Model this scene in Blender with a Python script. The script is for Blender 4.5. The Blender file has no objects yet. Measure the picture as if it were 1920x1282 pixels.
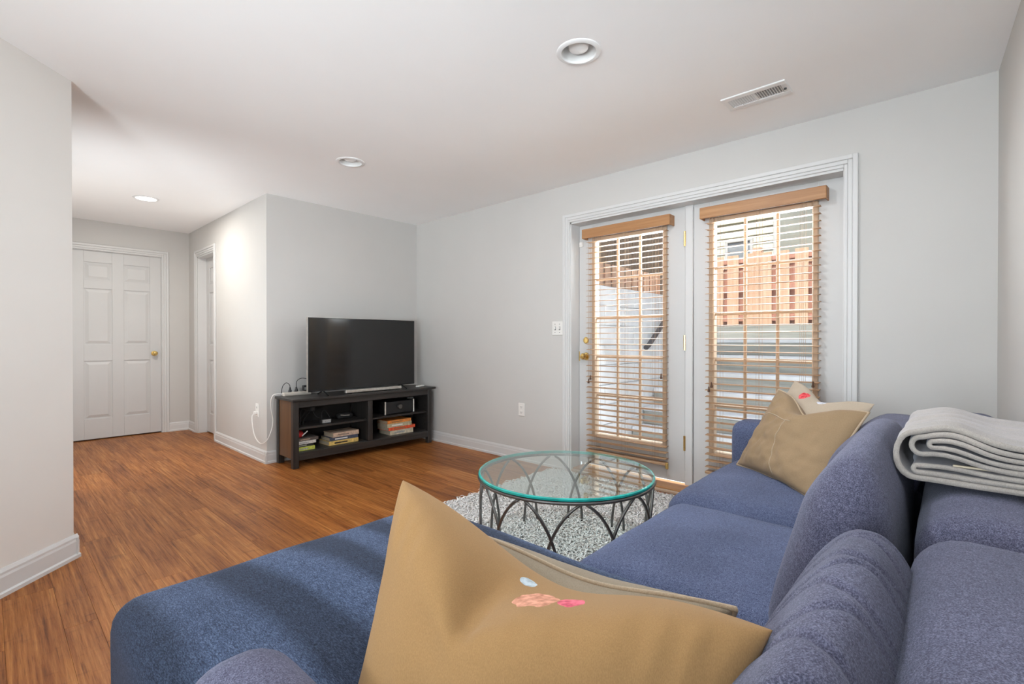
import bpy, bmesh, math, random
import numpy as np
from mathutils import Vector, Matrix, noise as mnoise

random.seed(7)
RNG = np.random.default_rng(7)
SC = bpy.context.scene
COL = SC.collection
PI = math.pi

# ------------------------------------------------------------------ camera, world, lights, exposure
cam = bpy.data.cameras.new('camera')
cam.lens = 902.66 / 1920 * 36.0
cam.sensor_width = 36.0
cam.clip_start = 0.02
camo = bpy.data.objects.new('camera', cam)
COL.objects.link(camo)
YAW, PITCH = 0.8288, -0.0055
fwd = Vector((math.sin(YAW) * math.cos(PITCH), math.cos(YAW) * math.cos(PITCH), math.sin(PITCH)))
camo.location = (0, 0, 1.08)
camo.rotation_euler = fwd.to_track_quat('-Z', 'Y').to_euler()
SC.camera = camo

SC.view_settings.view_transform = 'Standard'
SC.view_settings.look = 'None'
SC.view_settings.exposure = 0.0
SC.view_settings.gamma = 1.0
SC.view_settings.use_curve_mapping = False
SC.cycles.use_denoising = True
SC.cycles.max_bounces = 12
SC.cycles.diffuse_bounces = 10
SC.cycles.transparent_max_bounces = 24
SC.cycles.caustics_reflective = False
SC.cycles.caustics_refractive = False

world = bpy.data.worlds.new('sky')
SC.world = world
world.use_nodes = True
wn = world.node_tree
wn.nodes.clear()
wo = wn.nodes.new('ShaderNodeOutputWorld')
wb = wn.nodes.new('ShaderNodeBackground')
ws = wn.nodes.new('ShaderNodeTexSky')
ws.sky_type = 'NISHITA'
ws.sun_disc = False
ws.sun_elevation = math.radians(52)
ws.sun_rotation = math.radians(250)
ws.air_density = 1.2
ws.dust_density = 2.5
wb.inputs['Strength'].default_value = 0.30
wm = wn.nodes.new('ShaderNodeMix')
wm.data_type = 'RGBA'
wm.inputs[0].default_value = 0.5
wm.inputs[7].default_value = (2.2, 2.3, 2.4, 1)          # thin bright cloud over the blue
wn.links.new(ws.outputs[0], wm.inputs[6])
wn.links.new(wm.outputs[2], wb.inputs[0])
wn.links.new(wb.outputs[0], wo.inputs[0])


def light(name, kind, loc, target, energy, color=(1, 1, 1), **kw):
    l = bpy.data.lights.new(name, kind)
    l.energy = energy
    l.color = color
    for k, v in kw.items():
        setattr(l, k, v)
    o = bpy.data.objects.new(name, l)
    COL.objects.link(o)
    o.location = loc
    d = Vector(target) - Vector(loc)
    o.rotation_euler = d.to_track_quat('-Z', 'Y').to_euler()
    return o


# the sun stands behind the house and only reaches the fence and the houses beyond the stairwell
light('sun', 'SUN', (-6, 0, 9), (-6 + 0.60, 0.12, 9 - 0.80), 3.9, (1.0, 0.93, 0.82), angle=0.02)
# added fill behind the camera, brightens the walls and ceiling
light('rear_fill', 'AREA', (-3.2, 1.0, 1.45), (1.5, 2.3, 2.85), 146, (0.86, 0.945, 1.0),
      shape='RECTANGLE', size=2.0, size_y=1.6, spread=math.radians(95))
# added fill in place of a flash, aimed high across the room
light('room_fill', 'AREA', (-1.70, -0.10, 0.95), (2.2, 3.6, 2.60), 20, (0.86, 0.945, 1.0),
      shape='RECTANGLE', size=0.6, size_y=0.6, spread=math.radians(70))
# made-up fill by the wall behind the sofa, outside the picture
light('side_fill', 'AREA', (0.5, -0.17, 2.0), (1.5, 2.0, 2.5), 9, (0.86, 0.945, 1.0),
      shape='RECTANGLE', size=0.8, size_y=0.4)
# added fill hidden at the left of the hall, brightens its end
light('hall_fill', 'AREA', (0.34, 4.0, 0.95), (0.85, 6.6, 2.0), 27, (0.88, 0.95, 1.0),
      shape='RECTANGLE', size=0.5, size_y=1.0)
# sky light falling through the patio doors
light('patio_daylight', 'AREA', (3.62, 1.38, 1.75), (1.5, 1.45, 0.25), 115, (0.88, 0.95, 1.0),
      shape='RECTANGLE', size=1.8, size_y=0.8)
# added soft fill under the two unlit recessed cans
light('fill_over_table', 'AREA', (1.769, 1.223, 2.335), (1.769, 1.223, 0), 22, (0.95, 0.97, 1.0),
      shape='DISK', size=0.15)
light('fill_by_television', 'AREA', (1.76, 3.18, 2.335), (1.76, 3.18, 0), 3, (0.95, 0.97, 1.0),
      shape='DISK', size=0.15)
# the lit recessed lamp of the hall
light('hall_lamp', 'AREA', (0.972, 5.35, 2.335), (0.972, 5.35, 0), 17, (1.0, 0.95, 0.88),
      shape='DISK', size=0.15)


# ------------------------------------------------------------------ materials
def nt_new(name):
    m = bpy.data.materials.new(name)
    m.use_nodes = True
    nt = m.node_tree
    b = nt.nodes['Principled BSDF']
    return m, nt, b


def setp(b, **kw):
    names = dict(color='Base Color', rough='Roughness', metal='Metallic', spec='Specular IOR Level',
                 coat='Coat Weight', coatr='Coat Roughness', sheen='Sheen Weight', sheenr='Sheen Roughness',
                 trans='Transmission Weight', ior='IOR', alpha='Alpha', estr='Emission Strength',
                 ecol='Emission Color', sheent='Sheen Tint')
    for k, v in kw.items():
        if k in ('color', 'ecol', 'sheent'):
            v = (*v[:3], 1)
        b.inputs[names[k]].default_value = v


def N(nt, t, **kw):
    n = nt.nodes.new(t)
    for k, v in kw.items():
        if k in n.inputs.keys():
            n.inputs[k].default_value = v
        else:
            setattr(n, k, v)
    return n


def coords(nt, kind='Object', scale=(1, 1, 1)):
    if kind == 'World':
        g = N(nt, 'ShaderNodeNewGeometry')
        src = g.outputs['Position']
    else:
        g = N(nt, 'ShaderNodeTexCoord')
        src = g.outputs[kind]
    mp = N(nt, 'ShaderNodeMapping')
    mp.inputs['Scale'].default_value = scale
    nt.links.new(src, mp.inputs[0])
    return mp.outputs[0]


def ramp(nt, fac, stops):
    r = N(nt, 'ShaderNodeValToRGB')
    e = r.color_ramp.elements
    while len(e) < len(stops):
        e.new(0.5)
    for i, (p, c) in enumerate(stops):
        e[i].position = p
        e[i].color = (*c, 1)
    nt.links.new(fac, r.inputs[0])
    return r.outputs[0]


def noise_tex(nt, vec, scale, detail=3, rough=0.5):
    n = N(nt, 'ShaderNodeTexNoise')
    n.inputs['Scale'].default_value = scale
    n.inputs['Detail'].default_value = detail
    n.inputs['Roughness'].default_value = rough
    nt.links.new(vec, n.inputs['Vector'])
    return n.outputs['Fac']


def mixc(nt, fac, a, b, mode='MIX'):
    m = N(nt, 'ShaderNodeMix', data_type='RGBA', blend_type=mode)
    for s, v in ((0, fac), (6, a), (7, b)):
        if hasattr(v, 'is_linked') or hasattr(v, 'links'):
            nt.links.new(v, m.inputs[s])
        elif s == 0:
            m.inputs[0].default_value = v
        else:
            m.inputs[s].default_value = (*v[:3], 1)
    return m.outputs[2]


def mth(nt, op, a, b=None, clamp=False):
    m = N(nt, 'ShaderNodeMath', operation=op, use_clamp=clamp)
    for i, v in enumerate((a, b)):
        if v is None:
            continue
        if hasattr(v, 'links'):
            nt.links.new(v, m.inputs[i])
        else:
            m.inputs[i].default_value = v
    return m.outputs[0]


def bump(nt, b, h, strength=0.3, dist=0.002):
    bp = N(nt, 'ShaderNodeBump')
    bp.inputs['Strength'].default_value = strength
    bp.inputs['Distance'].default_value = dist
    nt.links.new(h, bp.inputs['Height'])
    nt.links.new(bp.outputs[0], b.inputs['Normal'])


def plain(name, color, rough=0.5, var=0.06, nscale=6.0, bstr=0.0, bscale=200, **kw):
    """a paint or plastic: one colour with a slight uneven tone and fine relief"""
    m, nt, b = nt_new(name)
    setp(b, rough=rough, **kw)
    v = coords(nt, 'World')
    f = noise_tex(nt, v, nscale)
    lo = tuple(c * (1 - var) for c in color)
    hi = tuple(min(1, c * (1 + var)) for c in color)
    nt.links.new(ramp(nt, f, [(0.3, lo), (0.7, hi)]), b.inputs['Base Color'])
    if bstr:
        bump(nt, b, noise_tex(nt, v, bscale, 2), bstr, 0.001)
    return m


def fabric(name, dark, mid, lite, scale=420, bstr=0.5, streak=(1, 1, 1), sheen=0.10, patch=0.25, patch_scale=3.0, nap=False):
    m, nt, b = nt_new(name)
    setp(b, rough=0.92, spec=0.15, sheen=sheen, sheenr=0.45, sheent=(0.75, 0.8, 0.95))
    v = coords(nt, 'World', streak)
    f = noise_tex(nt, v, scale, 2, 0.7)
    f2 = noise_tex(nt, v, scale * 0.28, 3, 0.6)
    ff = mth(nt, 'ADD', mth(nt, 'MULTIPLY', f, 0.78), mth(nt, 'MULTIPLY', f2, 0.22))
    c = ramp(nt, ff, [(0.36, dark), (0.5, mid), (0.66, lite)])
    p = noise_tex(nt, coords(nt, 'World'), patch_scale, 2)
    pr = ramp(nt, p, [(0.35, (1 - patch,) * 3), (0.65, (1, 1, 1))])
    c = mixc(nt, 1.0, c, pr, 'MULTIPLY')
    if nap:
        wv = N(nt, 'ShaderNodeTexWave', wave_type='BANDS', bands_direction='X')
        wv.inputs['Scale'].default_value = 1.5
        wv.inputs['Distortion'].default_value = 4.2
        wv.inputs['Detail Scale'].default_value = 1.3
        nt.links.new(coords(nt, 'World', (1, 0.35, 1)), wv.inputs['Vector'])
        c = mixc(nt, 1.0, c, ramp(nt, wv.outputs['Fac'], [(0.2, (0.58,) * 3), (0.75, (1.36, 1.36, 1.34))]), 'MULTIPLY')
    nt.links.new(c, b.inputs['Base Color'])
    bump(nt, b, ff, bstr, 0.0015)
    return m


def wood(name, dark, mid, lite, axis='Y', rough=0.4, scale=1.0, spec=0.5, coat=0.0):
    m, nt, b = nt_new(name)
    setp(b, rough=rough, spec=spec, coat=coat, coatr=0.25)
    s = {'X': (0.6, 14, 14), 'Y': (14, 0.6, 14), 'Z': (14, 14, 0.6)}[axis]
    v = coords(nt, 'World', tuple(k * scale for k in s))
    f = noise_tex(nt, v, 2.2, 6, 0.6)
    nt.links.new(ramp(nt, f, [(0.3, dark), (0.5, mid), (0.72, lite)]), b.inputs['Base Color'])
    bump(nt, b, f, 0.15, 0.001)
    return m


def plank_material():
    m, nt, b = nt_new('vinyl_plank')
    oi = N(nt, 'ShaderNodeObjectInfo')
    g = N(nt, 'ShaderNodeNewGeometry')
    cmb = N(nt, 'ShaderNodeCombineXYZ')
    nt.links.new(mth(nt, 'MULTIPLY', oi.outputs['Random'], 37.0), cmb.inputs[2])
    add = N(nt, 'ShaderNodeVectorMath', operation='ADD')
    nt.links.new(g.outputs['Position'], add.inputs[0])
    nt.links.new(cmb.outputs[0], add.inputs[1])

    def mapped(sc):
        mp = N(nt, 'ShaderNodeMapping')
        mp.inputs['Scale'].default_value = sc
        nt.links.new(add.outputs[0], mp.inputs[0])
        return mp.outputs[0]
    grain = noise_tex(nt, mapped((75, 2.2, 1)), 1.0, 8, 0.72)
    broad = noise_tex(nt, mapped((9, 1.1, 1)), 1.0, 4, 0.55)
    hand = noise_tex(nt, mapped((10, 26, 1)), 1.0, 4, 0.6)
    f = mth(nt, 'ADD', mth(nt, 'MULTIPLY', grain, 0.62), mth(nt, 'MULTIPLY', broad, 0.38))
    c = ramp(nt, f, [(0.33, (0.085, 0.025, 0.008)), (0.43, (0.23, 0.075, 0.018)), (0.54, (0.37, 0.138, 0.034)),
                     (0.66, (0.54, 0.255, 0.075))])
    pore = noise_tex(nt, mapped((190, 5.5, 1)), 1.0, 3, 0.6)
    c = mixc(nt, 0.85, c, ramp(nt, pore, [(0.30, (0.50, 0.44, 0.40)), (0.44, (1, 1, 1)), (0.62, (1, 1, 1)), (0.74, (1.30, 1.30, 1.28))]), 'MULTIPLY')
    scr = ramp(nt, hand, [(0.60, (1, 1, 1)), (0.72, (0.62, 0.6, 0.6))])
    c = mixc(nt, 0.7, c, scr, 'MULTIPLY')
    tone = ramp(nt, oi.outputs['Random'], [(0.0, (0.88, 0.86, 0.85)), (0.5, (1, 1, 1)), (1.0, (1.10, 1.08, 1.05))])
    nt.links.new(mixc(nt, 1.0, c, tone, 'MULTIPLY'), b.inputs['Base Color'])
    r = ramp(nt, grain, [(0.3, (0.46,) * 3), (0.7, (0.34,) * 3)])
    nt.links.new(r, b.inputs['Roughness'])
    setp(b, spec=0.20)
    h = mth(nt, 'ADD', grain, mth(nt, 'MULTIPLY', hand, 0.8))
    bump(nt, b, h, 0.35, 0.0015)
    return m


def glass_material(name, tint=(0.97, 0.985, 0.98), rough=0.0, edge=0.04):
    """clear sheet of glass: lets light straight through, mirrors at grazing angles"""
    m = bpy.data.materials.new(name)
    m.use_nodes = True
    nt = m.node_tree
    nt.nodes.clear()
    out = N(nt, 'ShaderNodeOutputMaterial')
    tr = N(nt, 'ShaderNodeBsdfTransparent')
    tr.inputs[0].default_value = (*tint, 1)
    gl = N(nt, 'ShaderNodeBsdfGlossy')
    gl.inputs['Roughness'].default_value = rough
    gl.inputs['Color'].default_value = (1, 1, 1, 1)
    fr = N(nt, 'ShaderNodeFresnel')
    gg = N(nt, 'ShaderNodeNewGeometry')
    nt.links.new(mth(nt, 'SUBTRACT', 1.5, mth(nt, 'MULTIPLY', gg.outputs['Backfacing'], 1.5 - 1 / 1.5)), fr.inputs[0])
    mx = N(nt, 'ShaderNodeMixShader')
    nt.links.new(fr.outputs[0], mx.inputs[0])
    nt.links.new(tr.outputs[0], mx.inputs[1])
    nt.links.new(gl.outputs[0], mx.inputs[2])
    nt.links.new(mx.outputs[0], out.inputs[0])
    return m


M = {}
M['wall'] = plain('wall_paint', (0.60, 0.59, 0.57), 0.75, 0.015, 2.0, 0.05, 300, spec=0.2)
M['wall_lit'] = plain('wall_paint_lit', (0.75, 0.725, 0.69), 0.75, 0.015, 2.0, 0.05, 300, spec=0.2)  # copy of the wall paint, warm lamp light put into its colour
M['ceiling'] = plain('ceiling_paint', (0.93, 0.93, 0.93), 0.85, 0.01, 2.0, 0.05, 260, spec=0.15)
M['trim'] = plain('white_trim_paint', (0.66, 0.66, 0.655), 0.42, 0.015, 3.0, 0.03, 120)
M['door'] = plain('white_door_paint', (0.60, 0.60, 0.595), 0.42, 0.015, 3.0, 0.03, 120)
M['plank'] = plank_material()
M['seam'] = plain('floor_underlay', (0.05, 0.022, 0.012), 0.8)
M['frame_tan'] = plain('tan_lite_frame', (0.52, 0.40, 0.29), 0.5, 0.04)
M['glass'] = glass_material('window_glass')
M['brass'] = plain('polished_brass', (0.78, 0.55, 0.20), 0.22, 0.08, 40, metal=1.0)
M['blind'] = wood('oak_blind', (0.33, 0.155, 0.062), (0.42, 0.21, 0.088), (0.50, 0.27, 0.122), 'Y', 0.45, 1.2)
M['slat'] = wood('oak_slat', (0.36, 0.21, 0.115), (0.46, 0.29, 0.165), (0.54, 0.36, 0.215), 'Y', 0.45, 1.2)
M['cord'] = plain('blind_cord', (0.42, 0.32, 0.24), 0.8)
M['pull'] = plain('brown_pull', (0.10, 0.045, 0.022), 0.4)
M['espresso'] = wood('black_brown_wood', (0.018, 0.016, 0.015), (0.030, 0.027, 0.025), (0.050, 0.045, 0.042), 'X', 0.38, 1.5)
M['espresso_reflect'] = wood('floor_reflection_side', (0.085, 0.040, 0.015), (0.13, 0.062, 0.024), (0.17, 0.085, 0.035), 'Z', 0.4, 1.0)  # same dark wood, brown reflection of the floor painted in
M['espresso_v'] = wood('black_brown_wood_upright', (0.018, 0.016, 0.015), (0.030, 0.027, 0.025), (0.050, 0.045, 0.042), 'Z', 0.38, 1.5)
M['cubby'] = plain('black_back_panel', (0.012, 0.010, 0.009), 0.6)
M['tvscreen'] = plain('dark_screen', (0.006, 0.0065, 0.007), 0.10, 0.02, spec=0.65)
M['black'] = plain('black_plastic', (0.012, 0.012, 0.013), 0.35, 0.1)
M['blackmatte'] = plain('matte_black', (0.015, 0.014, 0.014), 0.7, 0.1)
M['silver'] = plain('brushed_silver', (0.72, 0.70, 0.66), 0.3, 0.12, 30, metal=1.0)
M['whiteplastic'] = plain('white_plastic', (0.80, 0.79, 0.76), 0.4, 0.02)
M['greyplastic'] = plain('grey_label', (0.35, 0.35, 0.34), 0.6, 0.3, 90)
M['slot'] = plain('dark_slot', (0.06, 0.06, 0.06), 0.6)
M['ivory'] = plain('beige_power_strip', (0.62, 0.57, 0.50), 0.45, 0.03)
M['iron'] = plain('pewter_iron', (0.17, 0.165, 0.16), 0.38, 0.12, 25, metal=0.85)
M['table_glass'] = glass_material('table_glass', (0.90, 0.955, 0.94))
M['teal'] = plain('teal_glass_edge', (0.02, 0.42, 0.38), 0.12, 0.25, 18, spec=0.7)
M['navy'] = fabric('navy_fabric', (0.040, 0.050, 0.098), (0.098, 0.122, 0.215), (0.21, 0.25, 0.385), 520, 0.5)
M['navy_grey'] = fabric('navy_back_fabric', (0.050, 0.051, 0.086), (0.110, 0.113, 0.175), (0.225, 0.23, 0.33), 480, 0.6, sheen=0.18)
M['chaise'] = fabric('navy_chaise_fabric', (0.018, 0.026, 0.050), (0.045, 0.066, 0.122), (0.105, 0.145, 0.235), 560, 0.6,
                     (1.0, 0.25, 1.0), sheen=0.10, patch=0.2, patch_scale=2.6, nap=True)
M['linen'] = fabric('linen', (0.31, 0.178, 0.075), (0.34, 0.197, 0.085), (0.365, 0.216, 0.096), 900, 0.12, (1, 1, 0.3), sheen=0.1, patch=0.08)
M['khaki'] = fabric('khaki_cotton', (0.27, 0.22, 0.155), (0.31, 0.255, 0.185), (0.35, 0.29, 0.215), 700, 0.3, sheen=0.1, patch=0.12, patch_scale=9)
M['canvas'] = fabric('tan_canvas', (0.28, 0.194, 0.112), (0.315, 0.222, 0.130), (0.35, 0.25, 0.15), 800, 0.25, sheen=0.1, patch=0.1)
M['piping'] = fabric('tan_piping', (0.38, 0.29, 0.20), (0.44, 0.345, 0.24), (0.50, 0.40, 0.285), 500, 0.3, sheen=0.1, patch=0.05)
M['throw'] = fabric('grey_fleece', (0.36, 0.33, 0.30), (0.42, 0.385, 0.35), (0.48, 0.445, 0.41), 520, 0.4, sheen=0.35, patch=0.12, patch_scale=14)
M['lining'] = plain('cream_tag', (0.75, 0.66, 0.50), 0.8)
M['shag'] = plain('white_shag', (0.96, 0.955, 0.945), 0.95, 0.03, 30)
M['shag_base'] = plain('rug_backing', (0.90, 0.89, 0.88), 0.95)
M['concrete'] = plain('pale_concrete', (0.74, 0.745, 0.75), 0.9, 0.08, 7, 0.5, 60)
M['timber'] = wood('weathered_timber', (0.25, 0.26, 0.24), (0.34, 0.35, 0.325), (0.44, 0.45, 0.43), 'Y', 0.85, 1.0)
M['tread'] = plain('skylit_tread', (0.72, 0.74, 0.77), 0.9, 0.10, 5, 0.4, 50)  # sky light on the step tops painted in as a pale tone
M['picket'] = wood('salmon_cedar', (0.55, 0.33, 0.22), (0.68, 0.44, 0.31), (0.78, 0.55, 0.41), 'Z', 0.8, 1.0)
M['picket_shaded'] = wood('salmon_cedar_shaded', (0.42, 0.20, 0.15), (0.50, 0.26, 0.20), (0.58, 0.32, 0.26), 'Z', 0.8, 1.0)  # darker copy of the fence cedar, shade between the boards painted in
M['screen'] = wood('brown_boards', (0.16, 0.115, 0.085), (0.23, 0.17, 0.125), (0.30, 0.23, 0.17), 'Z', 0.85, 1.0)
M['siding'] = plain('cream_siding', (0.66, 0.65, 0.55), 0.7, 0.03, 2)
M['shingle'] = plain('grey_shingle', (0.46, 0.49, 0.53), 0.9, 0.12, 12)
M['darkglass'] = plain('far_window_glass', (0.30, 0.33, 0.36), 0.1, 0.1)
M['soil'] = plain('ground', (0.20, 0.18, 0.14), 0.95, 0.2, 8)
M['rail'] = plain('dark_handrail', (0.06, 0.055, 0.06), 0.5, 0.1)
M['bulb'] = plain('frosted_bulb', (0.85, 0.85, 0.84), 0.25, 0.02)
M['can'] = plain('can_baffle', (0.72, 0.72, 0.71), 0.4, 0.02)
m, nt, b = nt_new('lit_lamp')
setp(b, color=(1, 1, 1), ecol=(1.0, 0.95, 0.86), estr=6.0)
M['lit'] = m
m, nt, b = nt_new('vent_paint')
setp(b, color=(0.80, 0.80, 0.80), rough=0.45)
M['vent'] = m


# ------------------------------------------------------------------ mesh helpers
class MB:
    def __init__(self):
        self.v, self.f = [], []

    def add(self, vs, fs):
        k = len(self.v)
        self.v += [tuple(p) for p in vs]
        self.f += [tuple(i + k for i in q) for q in fs]
        return self

    def box(self, x0, x1, y0, y1, z0, z1, bev=0.0, mat=None):
        x0, x1 = min(x0, x1), max(x0, x1)
        y0, y1 = min(y0, y1), max(y0, y1)
        z0, z1 = min(z0, z1), max(z0, z1)
        bm = bmesh.new()
        bmesh.ops.create_cube(bm, size=1)
        for v in bm.verts:
            v.co = Vector(((x0 + x1) / 2 + v.co.x * (x1 - x0), (y0 + y1) / 2 + v.co.y * (y1 - y0), (z0 + z1) / 2 + v.co.z * (z1 - z0)))
        if bev:
            bmesh.ops.bevel(bm, geom=bm.edges[:], offset=min(bev, 0.45 * min(x1 - x0, y1 - y0, z1 - z0)), segments=1, affect='EDGES')
        bm.verts.index_update()
        vs = [v.co.copy() for v in bm.verts]
        if mat is not None:
            vs = [mat @ p for p in vs]
        self.add(vs, [[v.index for v in f.verts] for f in bm.faces])
        bm.free()
        return self

    def tube(self, pts, r, n=8, closed=False, cap=True):
        pts = [Vector(p) for p in pts]
        m = len(pts)
        rs = r if hasattr(r, '__len__') else [r] * m
        rings = []
        up = None
        for i, p in enumerate(pts):
            if closed:
                t = pts[(i + 1) % m] - pts[i - 1]
            else:
                t = pts[min(i + 1, m - 1)] - pts[max(i - 1, 0)]
            t.normalize()
            if up is None:
                up = Vector((0, 0, 1)) if abs(t.z) < 0.9 else Vector((1, 0, 0))
            up = (up - t * up.dot(t))
            up.normalize()
            s = t.cross(up)
            rings.append([p + (up * math.cos(2 * PI * k / n) + s * math.sin(2 * PI * k / n)) * rs[i] for k in range(n)])
        vs = [q for ring in rings for q in ring]
        fs = []
        for i in range(m if closed else m - 1):
            j = (i + 1) % m
            for k in range(n):
                fs.append((i * n + k, i * n + (k + 1) % n, j * n + (k + 1) % n, j * n + k))
        if cap and not closed:
            fs.append(tuple(range(n))[::-1])
            fs.append(tuple((m - 1) * n + k for k in range(n)))
        return self.add(vs, fs)

    def lathe(self, prof, c=(0, 0, 0), axis='Z', n=32, cap=True):
        vs, fs = [], []
        m = len(prof)
        for (r, h) in prof:
            for k in range(n):
                a = 2 * PI * k / n
                p = (r * math.cos(a), r * math.sin(a), h)
                if axis == 'X':
                    p = (h, p[0], p[1])
                elif axis == 'Y':
                    p = (p[0], h, p[1])
                vs.append((c[0] + p[0], c[1] + p[1], c[2] + p[2]))
        for i in range(m - 1):
            for k in range(n):
                fs.append((i * n + k, i * n + (k + 1) % n, (i + 1) * n + (k + 1) % n, (i + 1) * n + k))
        if cap and prof[0][0] > 1e-6:
            fs.append(tuple(range(n))[::-1])
        if cap and prof[-1][0] > 1e-6:
            fs.append(tuple((m - 1) * n + k for k in range(n)))
        return self.add(vs, fs)

    def prism(self, poly, z0, z1):
        n = len(poly)
        vs = [(x, y, z0) for x, y in poly] + [(x, y, z1) for x, y in poly]
        fs = [tuple(range(n))[::-1], tuple(range(n, 2 * n))]
        fs += [(i, (i + 1) % n, n + (i + 1) % n, n + i) for i in range(n)]
        return self.add(vs, fs)

    def mesh(self, name, mat, smooth=False, fix=True):
        me = bpy.data.meshes.new(name)
        me.from_pydata(self.v, [], self.f)
        if fix:
            bm = bmesh.new()
            bm.from_mesh(me)
            bmesh.ops.recalc_face_normals(bm, faces=bm.faces[:])
            bm.to_mesh(me)
            bm.free()
        me.materials.append(M[mat] if isinstance(mat, str) else mat)
        if smooth:
            me.polygons.foreach_set('use_smooth', [True] * len(me.polygons))
            if smooth != 'all':
                me.set_sharp_from_angle(angle=math.radians(40))
        me.update()
        return me

    def build(self, name, mat, parent=None, smooth=False, fix=True):
        return link(name, self.mesh(name, mat, smooth, fix), parent)


def link(name, me, parent=None, loc=None):
    o = bpy.data.objects.new(name, me)
    COL.objects.link(o)
    if parent is not None:
        o.parent = parent
        o.matrix_parent_inverse = Matrix.Translation(-Vector(base_of(parent)))
    if loc is not None:
        o.location = loc
    return o


def base_of(o):
    p = Vector(o.location)
    q = o.parent
    return p if q is None else p if o.type == 'MESH' and tuple(p) == (0, 0, 0) else p


def empty(name, loc=(0, 0, 0)):
    o = bpy.data.objects.new(name, None)
    COL.objects.link(o)
    o.empty_display_size = 0.05
    o.location = loc
    return o


def tag(o, label=None, cat=None, group=None, kind=None):
    for k, v in (('label', label), ('category', cat), ('group', group), ('kind', kind)):
        if v:
            o[k] = v
    return o


def struct(o, label, cat):
    return tag(o, label, cat, kind='structure')


def copy_tree(o, parent=None):
    c = o.copy()
    COL.objects.link(c)
    if parent is not None:
        c.parent = parent
    for ch in list(o.children):
        copy_tree(ch, c)
    return c


def soft_grid(sx, sy, sz, r, nx, ny, nz):
    """rounded box centred on the origin as a welded quad grid: verts array, faces"""
    idx = {}
    vs, fs = [], []

    def vid(p):
        k = (round(p[0] * 1e5), round(p[1] * 1e5), round(p[2] * 1e5))
        if k not in idx:
            idx[k] = len(vs)
            vs.append(p)
        return idx[k]

    def face_grid(f, a, b):
        g = [[vid(f(i / a * 2 - 1, j / b * 2 - 1)) for j in range(b + 1)] for i in range(a + 1)]
        for i in range(a):
            for j in range(b):
                fs.append((g[i][j], g[i + 1][j], g[i + 1][j + 1], g[i][j + 1]))
    for s in (-1, 1):
        face_grid(lambda u, v: (u * sx / 2, v * sy / 2, s * sz / 2), nx, ny)
        face_grid(lambda u, v: (u * sx / 2, s * sy / 2, v * sz / 2), nx, nz)
        face_grid(lambda u, v: (s * sx / 2, u * sy / 2, v * sz / 2), ny, nz)
    P = np.array(vs)
    h = np.array([sx / 2, sy / 2, sz / 2])
    inner = np.clip(P, -(h - r), h - r)
    d = P - inner
    ln = np.linalg.norm(d, axis=1, keepdims=True)
    P = inner + np.where(ln > 1e-9, d / np.maximum(ln, 1e-9) * r, 0)
    return P, fs


def soft(name, mat, parent, c, size, r, res=0.03, puff=0.03, fn=None, amp=0.004, nsc=5.0, side=0.5):
    sx, sy, sz = size
    nx, ny, nz = (max(6, int(s / res)) for s in size)
    P, fs = soft_grid(sx, sy, sz, r, nx, ny, nz)
    u, v, w = P[:, 0] / (sx / 2), P[:, 1] / (sy / 2), P[:, 2] / (sz / 2)
    q = P.copy()
    e = lambda a: np.clip(1 - np.abs(a) ** 2.6, 0, 1)
    q[:, 2] += puff * np.sign(P[:, 2]) * np.clip(np.abs(w), 0, 1) ** 2 * e(u) * e(v) * np.where(w < 0, 0.0, 1.0)
    q[:, 0] += puff * side * np.sign(P[:, 0]) * np.abs(u) ** 4 * e(v) * e(w)
    q[:, 1] += puff * side * np.sign(P[:, 1]) * np.abs(v) ** 4 * e(u) * e(w)
    q += np.array(c)
    if amp:
        nz_ = np.array([mnoise.noise(Vector(p) * nsc) + 0.5 * mnoise.noise(Vector(p) * nsc * 2.3) for p in q])
        nrm = P / np.maximum(np.linalg.norm(P, axis=1, keepdims=True), 1e-6)
        q += nrm * (nz_ * amp)[:, None]
    if fn is not None:
        q = fn(q, u, v, w)
    b = MB()
    b.add(q.tolist(), fs)
    return b.build(name, mat, parent, smooth='all')


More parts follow.
